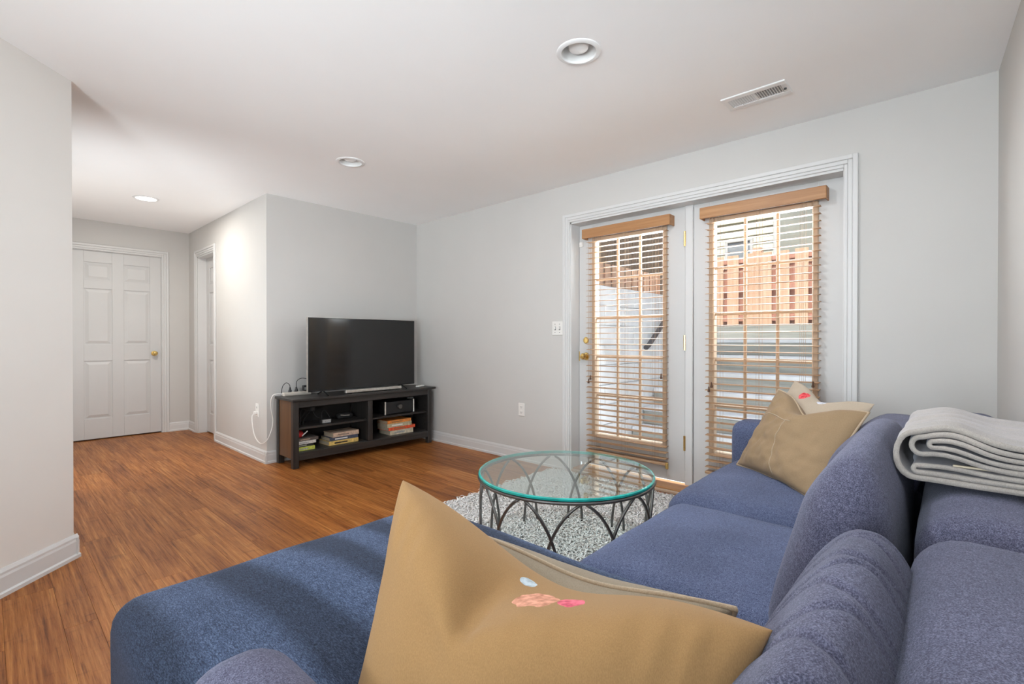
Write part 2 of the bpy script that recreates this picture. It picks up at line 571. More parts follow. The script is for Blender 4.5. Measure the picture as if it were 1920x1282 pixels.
def pillow(name, mat, parent, TL, TR, BL, BR, T, dent=0.0, dentw=0.45, dc=0.0, dentdir=None, n=44, pinch=0.10, wr=0.004, wsc=9.0,
           crease=None, puff_pow=0.55, vpow=2, vroot=0.55):
    """square cushion spanned by its four corners; dent pushes the middle of the top edge down; returns mesh object and edge loop"""
    TL, TR, BL, BR = map(Vector, (TL, TR, BL, BR))
    nrm = (BR - BL).cross(TL - BL).normalized()
    upv = ((TL + TR) / 2 - (BL + BR) / 2)
    uph = upv.normalized()
    dd = Vector(dentdir).normalized() if dentdir is not None else -uph

    def pt(u, v, s):
        k = 1 - pinch * (1 - v * v) * abs(u) ** 2
        k2 = 1 - pinch * (1 - u * u) * abs(v) ** 2
        uu, vv = (u * k + 1) / 2, (v * k2 + 1) / 2
        p = (BL * (1 - uu) + BR * uu) * (1 - vv) + (TL * (1 - uu) + TR * uu) * vv
        t = T * max(0.0, (1 - u * u)) ** puff_pow * max(0.0, 1 - abs(v) ** vpow) ** vroot
        g = math.exp(-((u - dc) / dentw) ** 2)
        lift = max(0.0, (v + 0.35) / 1.35)
        p = p + dd * dent * g * lift ** 1.6
        t *= 1 + 0.35 * g * lift * (dent > 0)
        nn = mnoise.noise(p * wsc + Vector((3.1 * s, 0, 0))) + 0.6 * mnoise.noise(p * wsc * 2.1)
        edge = (1 - u ** 8) * (1 - v ** 8)
        if crease and s == crease[0]:
            _, cu, dep, wu = crease
            up_ = max(0.0, (v + 0.2) / 1.2) ** 0.7
            p = p - uph * dep * math.exp(-abs((u - cu) / wu) ** 1.4) * up_ * min(1.0, t / T)
            t += 0.004 * math.sin(u * 34 + 2 * math.sin(u * 9)) * max(0.0, (v - 0.45) / 0.55) * edge
        return p + nrm * s * (t + wr * nn * edge)
    us = [math.sin((i / n * 2 - 1) * PI / 2 * 0.96) / math.sin(PI / 2 * 0.96) for i in range(n + 1)]
    vs, fs = [], []
    ids = {}
    for s in (1, -1):
        for i, u in enumerate(us):
            for j, v in enumerate(us):
                border = i in (0, n) or j in (0, n)
                if border and s == -1:
                    ids[(s, i, j)] = ids[(1, i, j)]
                    continue
                ids[(s, i, j)] = len(vs)
                vs.append(pt(u, v, s if not border else 0))
        for i in range(n):
            for j in range(n):
                q = (ids[(s, i, j)], ids[(s, i + 1, j)], ids[(s, i + 1, j + 1)], ids[(s, i, j + 1)])
                fs.append(q if s == 1 else q[::-1])
    b = MB()
    b.add(vs, fs)
    o = b.build(name, mat, parent, smooth='all')
    loop = [(i, 0) for i in range(n)] + [(n, j) for j in range(n)] + [(n - i, n) for i in range(n)] + [(0, n - j) for j in range(n)]
    return o, [vs[ids[(1, i, j)]] for i, j in loop], pt


# ------------------------------------------------------------------ room shell
A, B_, XH, YH, ZC = 3.234, 4.402, 1.644, 6.766, 2.348
YR = -0.154
SL = 0.0454                                    # the sofa wall runs at a slight slant
yw = lambda x: YR - SL * (A - x)
XR = -3.6                                      # rear of the room, behind the camera
LX, LY = 0.286, 3.201                          # free end of the diagonal wall
WT = 0.14

fl = MB().box(XR, A, yw(XR), YH, -0.12, -0.006).build('floor', 'seam')
struct(fl, 'reddish brown wood-look plank floor running through room and hall', 'floor')
base_plank = MB().box(-0.5, 0.5, -0.5, 0.5, -0.5, 0.5, 0.0).mesh('plank', 'plank')


def clip(poly, a, b, c):
    """keep the part of a polygon where a*x + b*y <= c"""
    out = []
    for k in range(len(poly)):
        p, q = poly[k], poly[(k + 1) % len(poly)]
        dp, dq = a * p[0] + b * p[1] - c, a * q[0] + b * q[1] - c
        if dp <= 0:
            out.append(p)
        if (dp < 0 < dq) or (dq < 0 < dp):
            t = dp / (dp - dq)
            out.append((p[0] + (q[0] - p[0]) * t, p[1] + (q[1] - p[1]) * t))
    return out


def plank(x0, x1, y0, y1, diag=False):
    g = 0.0002
    poly = [(x0 + g, y0 + g), (x1 - g, y0 + g), (x1 - g, y1 - g), (x0 + g, y1 - g)]
    if diag:
        poly = clip(poly, -1, 1, LY - LX - 0.012)
    if len(poly) < 3:
        return
    top = [(x, y) for x, y in poly]
    cx, cy = sum(p[0] for p in poly) / len(poly), sum(p[1] for p in poly) / len(poly)
    e = 0.0006
    ins = [(x + math.copysign(e, cx - x), y + math.copysign(e, cy - y)) for x, y in poly]
    n = len(poly)
    b = MB().add([(x, y, -0.006) for x, y in top] + [(x, y, -0.0006) for x, y in top] + [(x, y, 0.0) for x, y in ins],
                 [tuple(range(2 * n, 3 * n))] + [(r * n + k, r * n + (k + 1) % n, (r + 1) * n + (k + 1) % n, (r + 1) * n + k) for r in (0, 1) for k in range(n)])
    return b.build('plank', 'plank', fl)


PW, PL = 0.152, 1.22


def plank_row(x0, x1, ylo, yhi, row, diag=False):
    y = ylo - PL * ((row * 0.37) % 1.0)
    while y < yhi:
        a, c = max(y, ylo), min(y + PL, yhi)
        if c - a > 0.03:
            plank(x0, x1, a, c, diag)
        y += PL


row = 0
x = A - 0.004
while x > -1.35:
    x0, x1 = x - PW, x
    ylo = max(yw(x0) + 0.01, 0.55 if x0 > 0.2 else -9)
    if x0 >= XH:
        plank_row(x0, x1, ylo, B_ - 0.004, row)
    elif x1 > XH:
        plank_row(XH - 0.004, x1, ylo, B_ - 0.004, row)
        plank_row(x0, XH - 0.004, ylo, YH - 0.004, row + 3)
    elif x0 >= LX:
        plank_row(x0, x1, ylo, YH - 0.004, row)
    elif x1 > LX:
        plank_row(LX, x1, ylo, YH - 0.004, row)
        plank_row(x0, LX, ylo, LY, row + 2, True)
    else:
        plank_row(x0, x1, ylo, LY, row, True)
    x -= PW
    row += 1
plank(XH - 0.004, XH + 0.13, 5.84, 6.415)
plank(0.59, 1.365, YH - 0.004, YH + 0.10)

ce = MB()
ce.box(XR, A + WT, yw(XR) - 0.3, YH + WT, ZC, ZC + 0.12)
ce = ce.build('ceiling', 'ceiling')
struct(ce, 'smooth white flat ceiling over room and hall', 'ceiling')

# patio wall with one wide opening
OY0, OY1, OZ = 0.452, 2.318, 2.035
w = MB()
w.box(A, A + WT, yw(A) - WT, OY0, -0.1, ZC)
w.box(A, A + WT, OY1, B_ + WT, -0.1, ZC)
w.box(A, A + WT, OY0, OY1, OZ, ZC)
struct(w.build('wall_right', 'wall'), 'light grey wall around the patio doors', 'wall')
w = MB().box(XH, A, B_, B_ + WT, -0.1, ZC)
struct(w.build('wall_back', 'wall'), 'light grey wall behind the television', 'wall')
HY0, HY1, HZ = 5.825, 6.43, 2.03
w = MB()
w.box(XH, XH + 0.12, B_ + WT, HY0, -0.1, ZC)
w.box(XH, XH + 0.12, HY1, YH, -0.1, ZC)
w.box(XH, XH + 0.12, HY0, HY1, HZ, ZC)
struct(w.build('wall_hall', 'wall'), 'light grey hall wall with a narrow side door', 'wall')
DX0, DX1, DZ = 0.585, 1.372, 2.03
w = MB()
w.box(LX - 0.16, DX0, YH, YH + WT, -0.1, ZC)
w.box(DX1, XH + 0.12, YH, YH + WT, -0.1, ZC)
w.box(DX0, DX1, YH, YH + WT, DZ, ZC)
w.box(DX0 - 0.1, DX1 + 0.1, YH + WT, YH + WT + 0.05, -0.1, ZC)
struct(w.build('wall_far', 'wall'), 'grey wall at the end of the hall', 'wall')
# diagonal wall at the left
dl = 0.7071
ex, ey = -2.2, LY - (LX + 2.2)
w = MB().prism([(LX, LY), (ex, ey), (ex - 0.12, ey + 0.09), (LX - 0.14, LY + 0.02), (LX - 0.02, LY + 0.06)], -0.1, ZC)
struct(w.build('wall_left', 'wall_lit'), 'angled wall at the left edge with warm lamp light in its colour', 'wall')
w = MB().box(LX - 0.16, LX, LY + 0.065, YH, -0.1, ZC)
struct(w.build('wall_hall_left', 'wall'), 'grey hall wall hidden behind the angled wall', 'wall')
w = MB().prism([(A, yw(A)), (A, yw(A) - WT), (XR, yw(XR) - WT), (XR, yw(XR))], -0.1, ZC)
struct(w.build('wall_near', 'wall'), 'light grey wall behind the sofa back', 'wall')
w = MB().box(XR - WT, XR, yw(XR) - 0.2, 2.4, -0.1, ZC)
w.box(XR, ex, 2.2, 2.34, -0.1, ZC)
w.box(ex - 0.1, ex + 0.02, ey, 2.34, -0.1, ZC)
struct(w.build('wall_rear', 'wall'), 'grey wall behind the camera', 'wall')

# the storey above keeps the stairwell in shade
w = MB().box(XR, A + WT, -3.5, YH + 2.0, ZC + 0.12, 4.9)
struct(w.build('wall_upper', 'siding'), 'cream house front rising above the patio doors', 'wall')
w = MB().box(A + 0.02, A + WT, -3.5, yw(A) - WT - 0.001, -0.1, ZC + 0.12)
w.box(A + 0.02, A + WT, B_ + WT + 0.001, YH + 2.0, -0.1, ZC + 0.12)
struct(w.build('wall_outer', 'siding'), 'cream house front beside the patio doors', 'wall')


def baseboard(name, p0, p1, nrm, label, h=0.105):
    """profiled skirting from p0 to p1; nrm points into the room"""
    prof = [(0, 0), (0.022, 0), (0.022, 0.016), (0.014, 0.022), (0.014, h - 0.034), (0.011, h - 0.024), (0.011, h - 0.014), (0.004, h), (0, h)]
    b = MB()
    n = len(prof)
    vs = []
    for p in (p0, p1):
        for d, z in prof:
            vs.append((p[0] + nrm[0] * d, p[1] + nrm[1] * d, z))
    fs = [tuple(range(n)), tuple(range(n, 2 * n))[::-1]] + [(i, (i + 1) % n, n + (i + 1) % n, n + i) for i in range(n)]
    b.add(vs, fs)
    return struct(b.build(name, 'trim'), label, 'baseboard')


CW = 0.066
baseboard('baseboard_right', (A, B_ - 0.002), (A, OY1 + CW), (-1, 0), 'white baseboard between the corner and the patio doors')
baseboard('baseboard_back', (XH - 0.02, B_), (A, B_), (0, -1), 'white baseboard behind the black television stand')
baseboard('baseboard_hall', (XH, B_ - 0.02), (XH, HY0 - CW), (-1, 0), 'white baseboard below the hall wall outlet')
baseboard('baseboard_hall_corner', (XH, HY1 + CW), (XH, YH), (-1, 0), 'short white baseboard in the hall corner')
baseboard('baseboard_far', (DX1 + CW, YH), (XH, YH), (0, -1), 'white baseboard right of the hall end door')
baseboard('baseboard_left', (LX + 0.012, LY + 0.012), (ex, ey), (dl, -dl), 'white baseboard along the angled left wall', 0.115)
baseboard('baseboard_hall_left', (LX, YH), (LX, LY + 0.07), (1, 0), 'white baseboard on the hidden side of the hall')
baseboard('baseboard_near', (A, yw(A)), (-2.5, yw(-2.5)), (0, 1), 'white baseboard behind the sofa')
# small return of the left baseboard round the wall end
b = MB().prism([(LX + 0.014, LY - 0.016), (LX + 0.022, LY + 0.02), (LX - 0.02, LY + 0.055), (LX, LY)], 0, 0.10)
struct(b.build('baseboard_left_return', 'trim'), 'white baseboard wrapped round the end of the angled wall', 'baseboard')


def casing(name, plane, axis, lo, hi, top, nrm, label, wd=CW):
    """stepped door casing on a wall plane; axis 'Y' runs along Y at x=plane, 'X' along X at y=plane"""
    b = MB()

    def bx(a0, a1, z0, z1, d):
        e0, e1 = (plane, plane + nrm * d)
        if axis == 'Y':
            b.box(e0, e1, a0, a1, z0, z1, 0.003)
        else:
            b.box(a0, a1, e0, e1, z0, z1, 0.003)
    for k0, k1, d in ((0, 0.018, 0.010), (0.018, wd * 0.62, 0.014), (wd * 0.62, wd, 0.019)):
        bx(lo - k1, lo - k0, 0, top + k1, d)
        bx(hi + k0, hi + k1, 0, top + k1, d)
        bx(lo - k0, hi + k0, top + k0, top + k1, d)
    return struct(b.build(name, 'trim'), label, 'door casing')


casing('trim_1', A, 'Y', OY0, OY1, OZ, -1, 'wide white casing around both patio doors')
casing('trim_2', YH, 'X', DX0, DX1, DZ, -1, 'white casing around the door at the hall end')
casing('trim_3', XH, 'Y', HY0, HY1, HZ, -1, 'white casing around the narrow side door in the hall')

# ------------------------------------------------------------------ patio doors
DXP = 3.344                                    # room face of the door leaves
j = MB()
j.box(A, A + WT, OY1 - 0.012, OY1, 0, OZ)
j.box(A, A + WT, OY0, OY0 + 0.004, 0, OZ)
j.box(A, A + WT, OY0, OY1, OZ - 0.014, OZ)
j.box(DXP + 0.046, DXP + 0.07, OY0, OY1, OZ - 0.05, OZ - 0.014)
j.box(DXP + 0.046, DXP + 0.07, OY1 - 0.04, OY1 - 0.012, 0.03, OZ - 0.05)
j.box(DXP + 0.046, DXP + 0.07, OY0, OY0 + 0.04, 0.03, OZ - 0.05)
j.box(DXP - 0.012, DXP + 0.07, 1.344, 1.398, 0.05, OZ - 0.014, 0.004)   # mullion
jo = j.build('trim_4', 'trim')
struct(jo, 'white jambs and centre post of the patio doors', 'door jamb')
s = MB().box(A + 0.02, DXP + 0.10, OY0 + 0.004, OY1 - 0.012, 0.0, 0.030, 0.004)
so = s.build('trim_5', 'blind')
struct(so, 'wooden sill under the patio doors', 'door sill')
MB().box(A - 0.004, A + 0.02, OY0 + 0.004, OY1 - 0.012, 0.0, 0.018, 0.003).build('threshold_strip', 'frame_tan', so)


def patio_door(name, y0, y1, gy0, gy1, label, z0, z1):
    g0, g1 = 0.285, 1.905
    root = empty(name, (DXP, (y0 + y1) / 2, z0))
    struct(root, label, 'door')
    b = MB()
    X0, X1 = DXP, DXP + 0.045
    b.box(X0, X1, y0, gy0, z0, z1, 0.002)
    b.box(X0, X1, gy1, y1, z0, z1, 0.002)
    b.box(X0, X1, gy0, gy1, z0, g0, 0.002)
    b.box(X0, X1, gy0, gy1, g1, z1, 0.002)
    b.build('door_leaf', 'door', root)
    f = MB()
    e = 0.032
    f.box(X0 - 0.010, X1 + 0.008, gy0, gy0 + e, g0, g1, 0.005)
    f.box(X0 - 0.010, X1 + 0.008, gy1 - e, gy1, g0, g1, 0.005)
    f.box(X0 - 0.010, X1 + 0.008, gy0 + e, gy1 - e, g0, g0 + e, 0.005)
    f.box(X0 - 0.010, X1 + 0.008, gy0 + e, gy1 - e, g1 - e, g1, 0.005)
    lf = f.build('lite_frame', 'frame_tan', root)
    iy0, iy1, iz0, iz1 = gy0 + e, gy1 - e, g0 + e, g1 - e
    xm = (X0 + X1) / 2
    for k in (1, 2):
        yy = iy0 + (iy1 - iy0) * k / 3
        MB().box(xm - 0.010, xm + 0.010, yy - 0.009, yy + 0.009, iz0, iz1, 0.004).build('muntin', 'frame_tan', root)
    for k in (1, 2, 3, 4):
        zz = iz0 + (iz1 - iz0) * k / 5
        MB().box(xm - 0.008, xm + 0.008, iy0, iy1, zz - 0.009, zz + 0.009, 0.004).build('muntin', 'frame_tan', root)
    for a in range(3):
        for c in range(5):
            ya, yb = iy0 + (iy1 - iy0) * a / 3, iy0 + (iy1 - iy0) * (a + 1) / 3
            za, zb = iz0 + (iz1 - iz0) * c / 5, iz0 + (iz1 - iz0) * (c + 1) / 5
            pm = MB().add([(xm, ya, za), (xm, yb, za), (xm, yb, zb), (xm, ya, zb)], [(0, 1, 2, 3)])
            pm.build('pane', 'glass', root, fix=False)
    return root


d1 = patio_door('door_1', 1.402, 2.302, 1.535, 2.175, 'left patio door leaf with brass knob and hinges', 0.062, 2.0185)
d2 = patio_door('door_2', 0.458, 1.340, 0.592, 1.232, 'right fixed patio door leaf without handle', 0.032, 2.0185)
MB().lathe([(0.0, -0.010), (0.020, -0.010), (0.027, -0.004), (0.027, 0.0)], (DXP, 2.235, 1.072), 'X', 20).build('deadbolt', 'brass', d1, True)
kb = MB().lathe([(0.0, -0.062), (0.018, -0.060), (0.027, -0.048), (0.025, -0.036), (0.011, -0.028), (0.010, -0.010), (0.030, -0.008), (0.033, 0.0)],
                (DXP, 2.235, 0.940), 'X', 24).build('door_knob', 'brass', d1, True)
MB().box(DXP - 0.004, DXP, 2.296, 2.3035, 0.90, 0.98).build('strike_plate', 'brass', d1)
for z in (1.79, 1.055, 0.345):
    MB().tube([(DXP - 0.010, 1.400, z - 0.052), (DXP - 0.010, 1.400, z + 0.052)], 0.0085, 10).build('hinge', 'brass', d1)
ls = MB()
ls.box(DXP - 0.014, DXP, 2.262, 2.296, 1.845, 1.885, 0.003)
ls.box(DXP - 0.020, DXP - 0.014, 2.268, 2.290, 1.852, 1.878, 0.003)
ls.build('door_sensor', 'whiteplastic', d1)


# ------------------------------------------------------------------ wooden blinds
def blind(y0, y1, label, zb):
    xs = DXP - 0.044                           # slat centre
    root = empty('window_blind', (xs, (y0 + y1) / 2, zb))
    tag(root, label, 'blind', 'wooden blinds on the patio doors')
    v = MB()
    v.box(xs - 0.038, xs - 0.028, y0 - 0.035, y1 + 0.035, 1.893, 1.968, 0.003)
    v.box(xs - 0.028, DXP - 0.001, y0 - 0.035, y0 - 0.027, 1.893, 1.968, 0.002)
    v.box(xs - 0.028, DXP - 0.001, y1 + 0.027, y1 + 0.035, 1.893, 1.968, 0.002)
    v.build('valance', 'blind', root)
    MB().box(xs - 0.024, xs + 0.028, y0, y1, 1.915, 1.960, 0.002).build('head_rail', 'slat', root)
    sm = MB()
    n = 4
    prof = [(-0.025, -0.0012), (-0.0125, 0.0006), (0, 0.0012), (0.0125, 0.0006), (0.025, -0.0012)]
    t = 0.0028
    vs = [(a, y, h + q) for y in ((y0 - y1) / 2, (y1 - y0) / 2) for q in (0, t) for a, h in prof]
    m5 = 5
    fs = []
    for i in range(4):
        fs.append((i, i + 1, 10 + i + 1, 10 + i))
        fs.append((5 + i, 15 + i, 15 + i + 1, 5 + i + 1))
        for e in (0, 10):
            fs.append((e + i, e + 5 + i, e + 5 + i + 1, e + i + 1))
    fs += [(0, 10, 15, 5), (4, 9, 19, 14)]
    sm.add(vs, fs)
    me = sm.mesh('slat', 'slat')
    cnt = int(round((1.88 - zb - 0.02) / 0.0432))
    for k in range(cnt):
        z = zb + 0.045 + k * 0.0432
        if z > 1.885:
            break
        o = bpy.data.objects.new('slat', me)
        COL.objects.link(o)
        o.parent = root
        o.location = (0, random.uniform(-0.001, 0.001), z - zb)
        o.rotation_euler = (random.uniform(-0.0015, 0.0015), math.radians(-3 + random.uniform(-2, 2)), 0)
    MB().box(xs - 0.026, xs + 0.026, y0, y1, zb, zb + 0.018, 0.003).build('bottom_rail', 'slat', root)
    for yy in (y0 + 0.09, (y0 + y1) / 2, y1 - 0.09):
        for dx in (-0.0275, 0.0275):
            for dy in (-0.010, 0.010):
                MB().tube([(xs + dx, yy + dy, zb + 0.01), (xs + dx, yy + dy, 1.915)], 0.0009, 5).build('ladder_cord', 'cord', root)
    for yy, zt in ((y1 - 0.045, 0.775), (y0 + 0.030, 0.815), (y1 - 0.028, 0.745)):
        MB().tube([(xs - 0.031, yy, 1.915), (xs - 0.031, yy, zt)], 0.0010, 5).build('pull_cord', 'cord', root)
        MB().lathe([(0.002, 0.020), (0.005, 0.012), (0.005, 0.002), (0.009, -0.012), (0.0075, -0.018), (0.0, -0.018)], (xs - 0.031, yy, zt), 'Z', 10).build('tassel', 'pull', root, True)
    MB().box(xs - 0.03, xs - 0.018, y0 - 0.022, y0, zb - 0.022, zb + 0.022, 0.004).build('hold_down_bracket', 'brass', root)
    return root


blind(1.515, 2.190, 'oak slatted blind on the left patio door with the brass knob', 0.175)
blind(0.575, 1.235, 'oak slatted blind on the right patio door above the tan cushions', 0.175)


# ------------------------------------------------------------------ panel doors of the hall
def panel_door(name, label, face_fn, w, h):
    """six raised panels; face_fn maps (a along width, depth out of the face, z) to a point"""
    root_pt = face_fn(w / 2, 0, 0)
    root = empty(name, root_pt)
    struct(root, label, 'door')

    def bx(mb, a0, a1, d0, d1, z0, z1, bev=0.0):
        t = MB().box(a0, a1, d0, d1, z0, z1, bev)
        mb.add([face_fn(*p) for p in t.v], t.f)
    st = 0.105
    mid = 0.10
    pw = (w - 2 * st - mid) / 2
    zs = [(0.215, 0.83), (1.005, 1.60), (1.69, 1.88)]
    zs = [(a * h / 2.0, c * h / 2.0) for a, c in zs]
    b = MB()
    bx(b, 0, w, -0.035, -0.010, 0, h)
    bx(b, 0, st, -0.010, 0, 0, h, 0.002)
    bx(b, w - st, w, -0.010, 0, 0, h, 0.002)
    bx(b, st + pw, st + pw + mid, -0.010, 0, 0, h, 0.002)
    prev = 0.0
    for a, c in zs + [(h, h)]:
        bx(b, st, st + pw, -0.010, 0, prev, a, 0.002)
        bx(b, st + pw + mid, w - st, -0.010, 0, prev, a, 0.002)
        prev = c
    b.build('door_leaf', 'door', root)
    for a0 in (st, st + pw + mid):
        for z0, z1 in zs:
            q = MB()
            i, e = 0.012, 0.040
            o_ = [(a0 + i, z0 + i), (a0 + pw - i, z0 + i), (a0 + pw - i, z1 - i), (a0 + i, z1 - i)]
            n_ = [(a0 + e, z0 + e), (a0 + pw - e, z0 + e), (a0 + pw - e, z1 - e), (a0 + e, z1 - e)]
            vs = [face_fn(p, -0.0098, z) for p, z in o_] + [face_fn(p, -0.001, z) for p, z in n_]
            q.add(vs, [(4, 5, 6, 7)] + [(k, (k + 1) % 4, 4 + (k + 1) % 4, 4 + k) for k in range(4)])
            q.build('panel', 'door', root)
    return root


d3 = panel_door('door_3', 'white six-panel door with brass knob at the end of the hall',
                lambda a, d, z: (DX0 + 0.004 + a, YH + 0.022 - d, 0.012 + z), DX1 - DX0 - 0.008, 2.014)
MB().lathe([(0.0, -0.060), (0.018, -0.058), (0.026, -0.046), (0.024, -0.036), (0.011, -0.028), (0.010, -0.008), (0.028, -0.006), (0.030, 0.0)],
           (1.303, YH + 0.022, 0.919), 'Y', 24).build('door_knob', 'brass', d3, True)
j = MB()
j.box(DX0 - 0.001, DX0 + 0.004, YH, YH + WT, 0, DZ)
j.box(DX1 - 0.004, DX1 + 0.001, YH, YH + WT, 0, DZ)
j.box(DX0, DX1, YH, YH + WT, DZ - 0.004, DZ)
struct(j.build('trim_6', 'trim'), 'white jambs of the hall end door', 'door jamb')
d4 = panel_door('door_4', 'narrow white panel door in the hall side wall',
                lambda a, d, z: (XH + 0.088 - d, HY1 - 0.012 - a, 0.012 + z), HY1 - HY0 - 0.024, 2.004)
j = MB()
j.box(XH, XH + 0.13, HY1 - 0.012, HY1, 0, HZ)
j.box(XH, XH + 0.13, HY0, HY0 + 0.012, 0, HZ)
j.box(XH, XH + 0.13, HY0, HY1, HZ - 0.014, HZ)
struct(j.build('trim_7', 'trim'), 'white jambs of the narrow side door', 'door jamb')


# ------------------------------------------------------------------ wall plates, ceiling fittings
def outlet(name, label, fn):
    root = empty(name, fn(0, 0, 0))
    tag(root, label, 'outlet')
    t = MB().box(-0.036, 0.036, 0, 0.006, -0.058, 0.058, 0.003)
    MB().add([fn(*p) for p in t.v], t.f).build('cover_plate', 'whiteplastic', root)
    for dz in (-0.024, 0.024):
        t = MB().box(-0.016, 0.016, 0.005, 0.009, dz - 0.014, dz + 0.014, 0.004)
        r = MB().add([fn(*p) for p in t.v], t.f).build('socket', 'whiteplastic', root)
        t = MB().box(-0.008, -0.005, 0.0085, 0.0095, dz - 0.005, dz + 0.006)
        t.box(0.005, 0.008, 0.0085, 0.0095, dz - 0.005, dz + 0.006)
        t.box(-0.002, 0.002, 0.0085, 0.0095, dz - 0.012, dz - 0.008)
        MB().add([fn(*p) for p in t.v], t.f).build('slot', 'slot', r)
    return root


outlet('wall_outlet', 'white outlet plate low on the grey wall left of the patio doors', lambda a, d, z: (A - d, 2.846 + a, 0.452 + z))
outlet('wall_outlet', 'white outlet plate on the hall wall with a cord plugged in', lambda a, d, z: (XH - d, 4.612 + a, 0.445 + z))
root = empty('light_switch', (A, 2.445, 1.172))
tag(root, 'white two-gang switch plate beside the patio door casing', 'light switch')
MB().box(A - 0.006, A, 2.388, 2.500, 1.115, 1.230, 0.003).build('cover_plate', 'whiteplastic', root)
for yy in (2.422, 2.468):
    MB().box(A - 0.016, A - 0.005, yy - 0.005, yy + 0.005, 1.163, 1.185, 0.002).build('toggle', 'whiteplastic', root)
    q = MB().box(A - 0.0072, A - 0.005, yy - 0.007, yy + 0.007, 1.158, 1.187)
    q.box(A - 0.0072, A - 0.005, yy - 0.003, yy + 0.003, 1.135, 1.141)
    q.box(A - 0.0072, A - 0.005, yy - 0.003, yy + 0.003, 1.204, 1.210)
    q.build('toggle_slot', 'slot', root)


def can_light(cx, cy, r, label, lit=False):
    root = empty('recessed_light', (cx, cy, ZC))
    tag(root, label, 'ceiling light', 'recessed lights in the ceiling')
    MB().lathe([(r, 0.0), (r, -0.004), (r * 0.94, -0.008), (r * 0.80, -0.008), (r * 0.78, 0.002)], (cx, cy, ZC), 'Z', 40, cap=False).build('trim_ring', 'vent', root, True)
    if lit:
        MB().lathe([(0.0, -0.002), (r * 0.80, -0.002), (r * 0.80, 0.0)], (cx, cy, ZC - 0.002), 'Z', 32).build('lamp_lens', 'lit', root)
    else:
        b = MB()
        n = 40
        prof = [(r * 0.80, -0.006), (r * 0.76, 0.02), (r * 0.66, 0.07)]
        vs, fs = [], []
        for rr, h in prof:
            for k in range(n):
                vs.append((cx + rr * math.cos(2 * PI * k / n), cy + rr * math.sin(2 * PI * k / n), ZC + h))
        for i in range(2):
            for k in range(n):
                fs.append((i * n + k, i * n + (k + 1) % n, (i + 1) * n + (k + 1) % n, (i + 1) * n + k))
        fs.append(tuple(2 * n + k for k in range(n)))
        b.add(vs, fs)
        b.build('baffle', 'can', root, True, fix=False)
        MB().lathe([(0.0, 0.002), (r * 0.22, 0.004), (r * 0.42, 0.012), (r * 0.47, 0.024), (r * 0.44, 0.04), (r * 0.30, 0.068)], (cx, cy, ZC), 'Z', 28).build('bulb', 'bulb', root, True)
    return root


def cut_hole(cx, cy, r):
    """round cut-out in the ceiling for a recessed can"""
    h = MB().lathe([(r, -0.05), (r, 0.20)], (cx, cy, ZC), 'Z', 40).build('cutter', 'can')
    md = ce.modifiers.new('hole', 'BOOLEAN')
    md.object = h
    md.solver = 'EXACT'
    dg = bpy.context.evaluated_depsgraph_get()
    me = bpy.data.meshes.new_from_object(ce.evaluated_get(dg))
    ce.modifiers.clear()
    ce.data = me
    bpy.data.objects.remove(h)


for cx, cy, r in ((1.769, 1.223, 0.096), (1.76, 3.18, 0.096)):
    cut_hole(cx, cy, r * 0.81)
can_light(1.769, 1.223, 0.097, 'unlit recessed ceiling light with frosted bulb nearest the patio doors')
can_light(1.76, 3.18, 0.097, 'unlit recessed ceiling light above the television side of the room')
can_light(0.972, 5.35, 0.097, 'glowing recessed ceiling light in the hall', True)

vx0, vx1, vy0, vy1 = 2.630, 2.790, 0.610, 0.915
root = empty('ceiling_vent', ((vx0 + vx1) / 2, (vy0 + vy1) / 2, ZC))
tag(root, 'white louvred air vent in the ceiling above the patio doors', 'air vent')
f = MB()
f.box(vx0, vx0 + 0.035, vy0, vy1, ZC - 0.008, ZC, 0.002)
f.box(vx1 - 0.035, vx1, vy0, vy1, ZC - 0.008, ZC, 0.002)
f.box(vx0 + 0.035, vx1 - 0.035, vy0, vy0 + 0.028, ZC - 0.008, ZC, 0.002)
f.box(vx0 + 0.035, vx1 - 0.035, vy1 - 0.028, vy1, ZC - 0.008, ZC, 0.002)
ym = (vy0 + vy1) / 2
f.box(vx0 + 0.035, vx1 - 0.035, ym - 0.006, ym + 0.006, ZC - 0.008, ZC, 0.002)
f.build('vent_frame', 'vent', root)
MB().box(vx0 + 0.03, vx1 - 0.03, vy0 + 0.02, vy1 - 0.02, ZC - 0.0012, ZC - 0.0004).build('vent_opening', 'greyplastic', root)
for bank, ang in ((0, 40), (1, -40)):
    ya = vy0 + 0.028 if bank == 0 else ym + 0.006
    yb = ym - 0.006 if bank == 0 else vy1 - 0.028
    for k in range(10):
        yy = ya + (yb - ya) * (k + 0.5) / 10
        mt = Matrix.Translation((0, yy, ZC - 0.0045)) @ Matrix.Rotation(math.radians(ang), 4, 'X')
        MB().box(vx0 + 0.035, vx1 - 0.035, -0.0045, 0.0045, -0.0006, 0.0006, mat=mt).build('louvre', 'vent', root)
MB().box((vx0 + vx1) / 2 - 0.004, (vx0 + vx1) / 2 + 0.004, vy0 + 0.010, vy0 + 0.022, ZC - 0.016, ZC - 0.007, 0.001).build('vent_lever', 'slot', root)

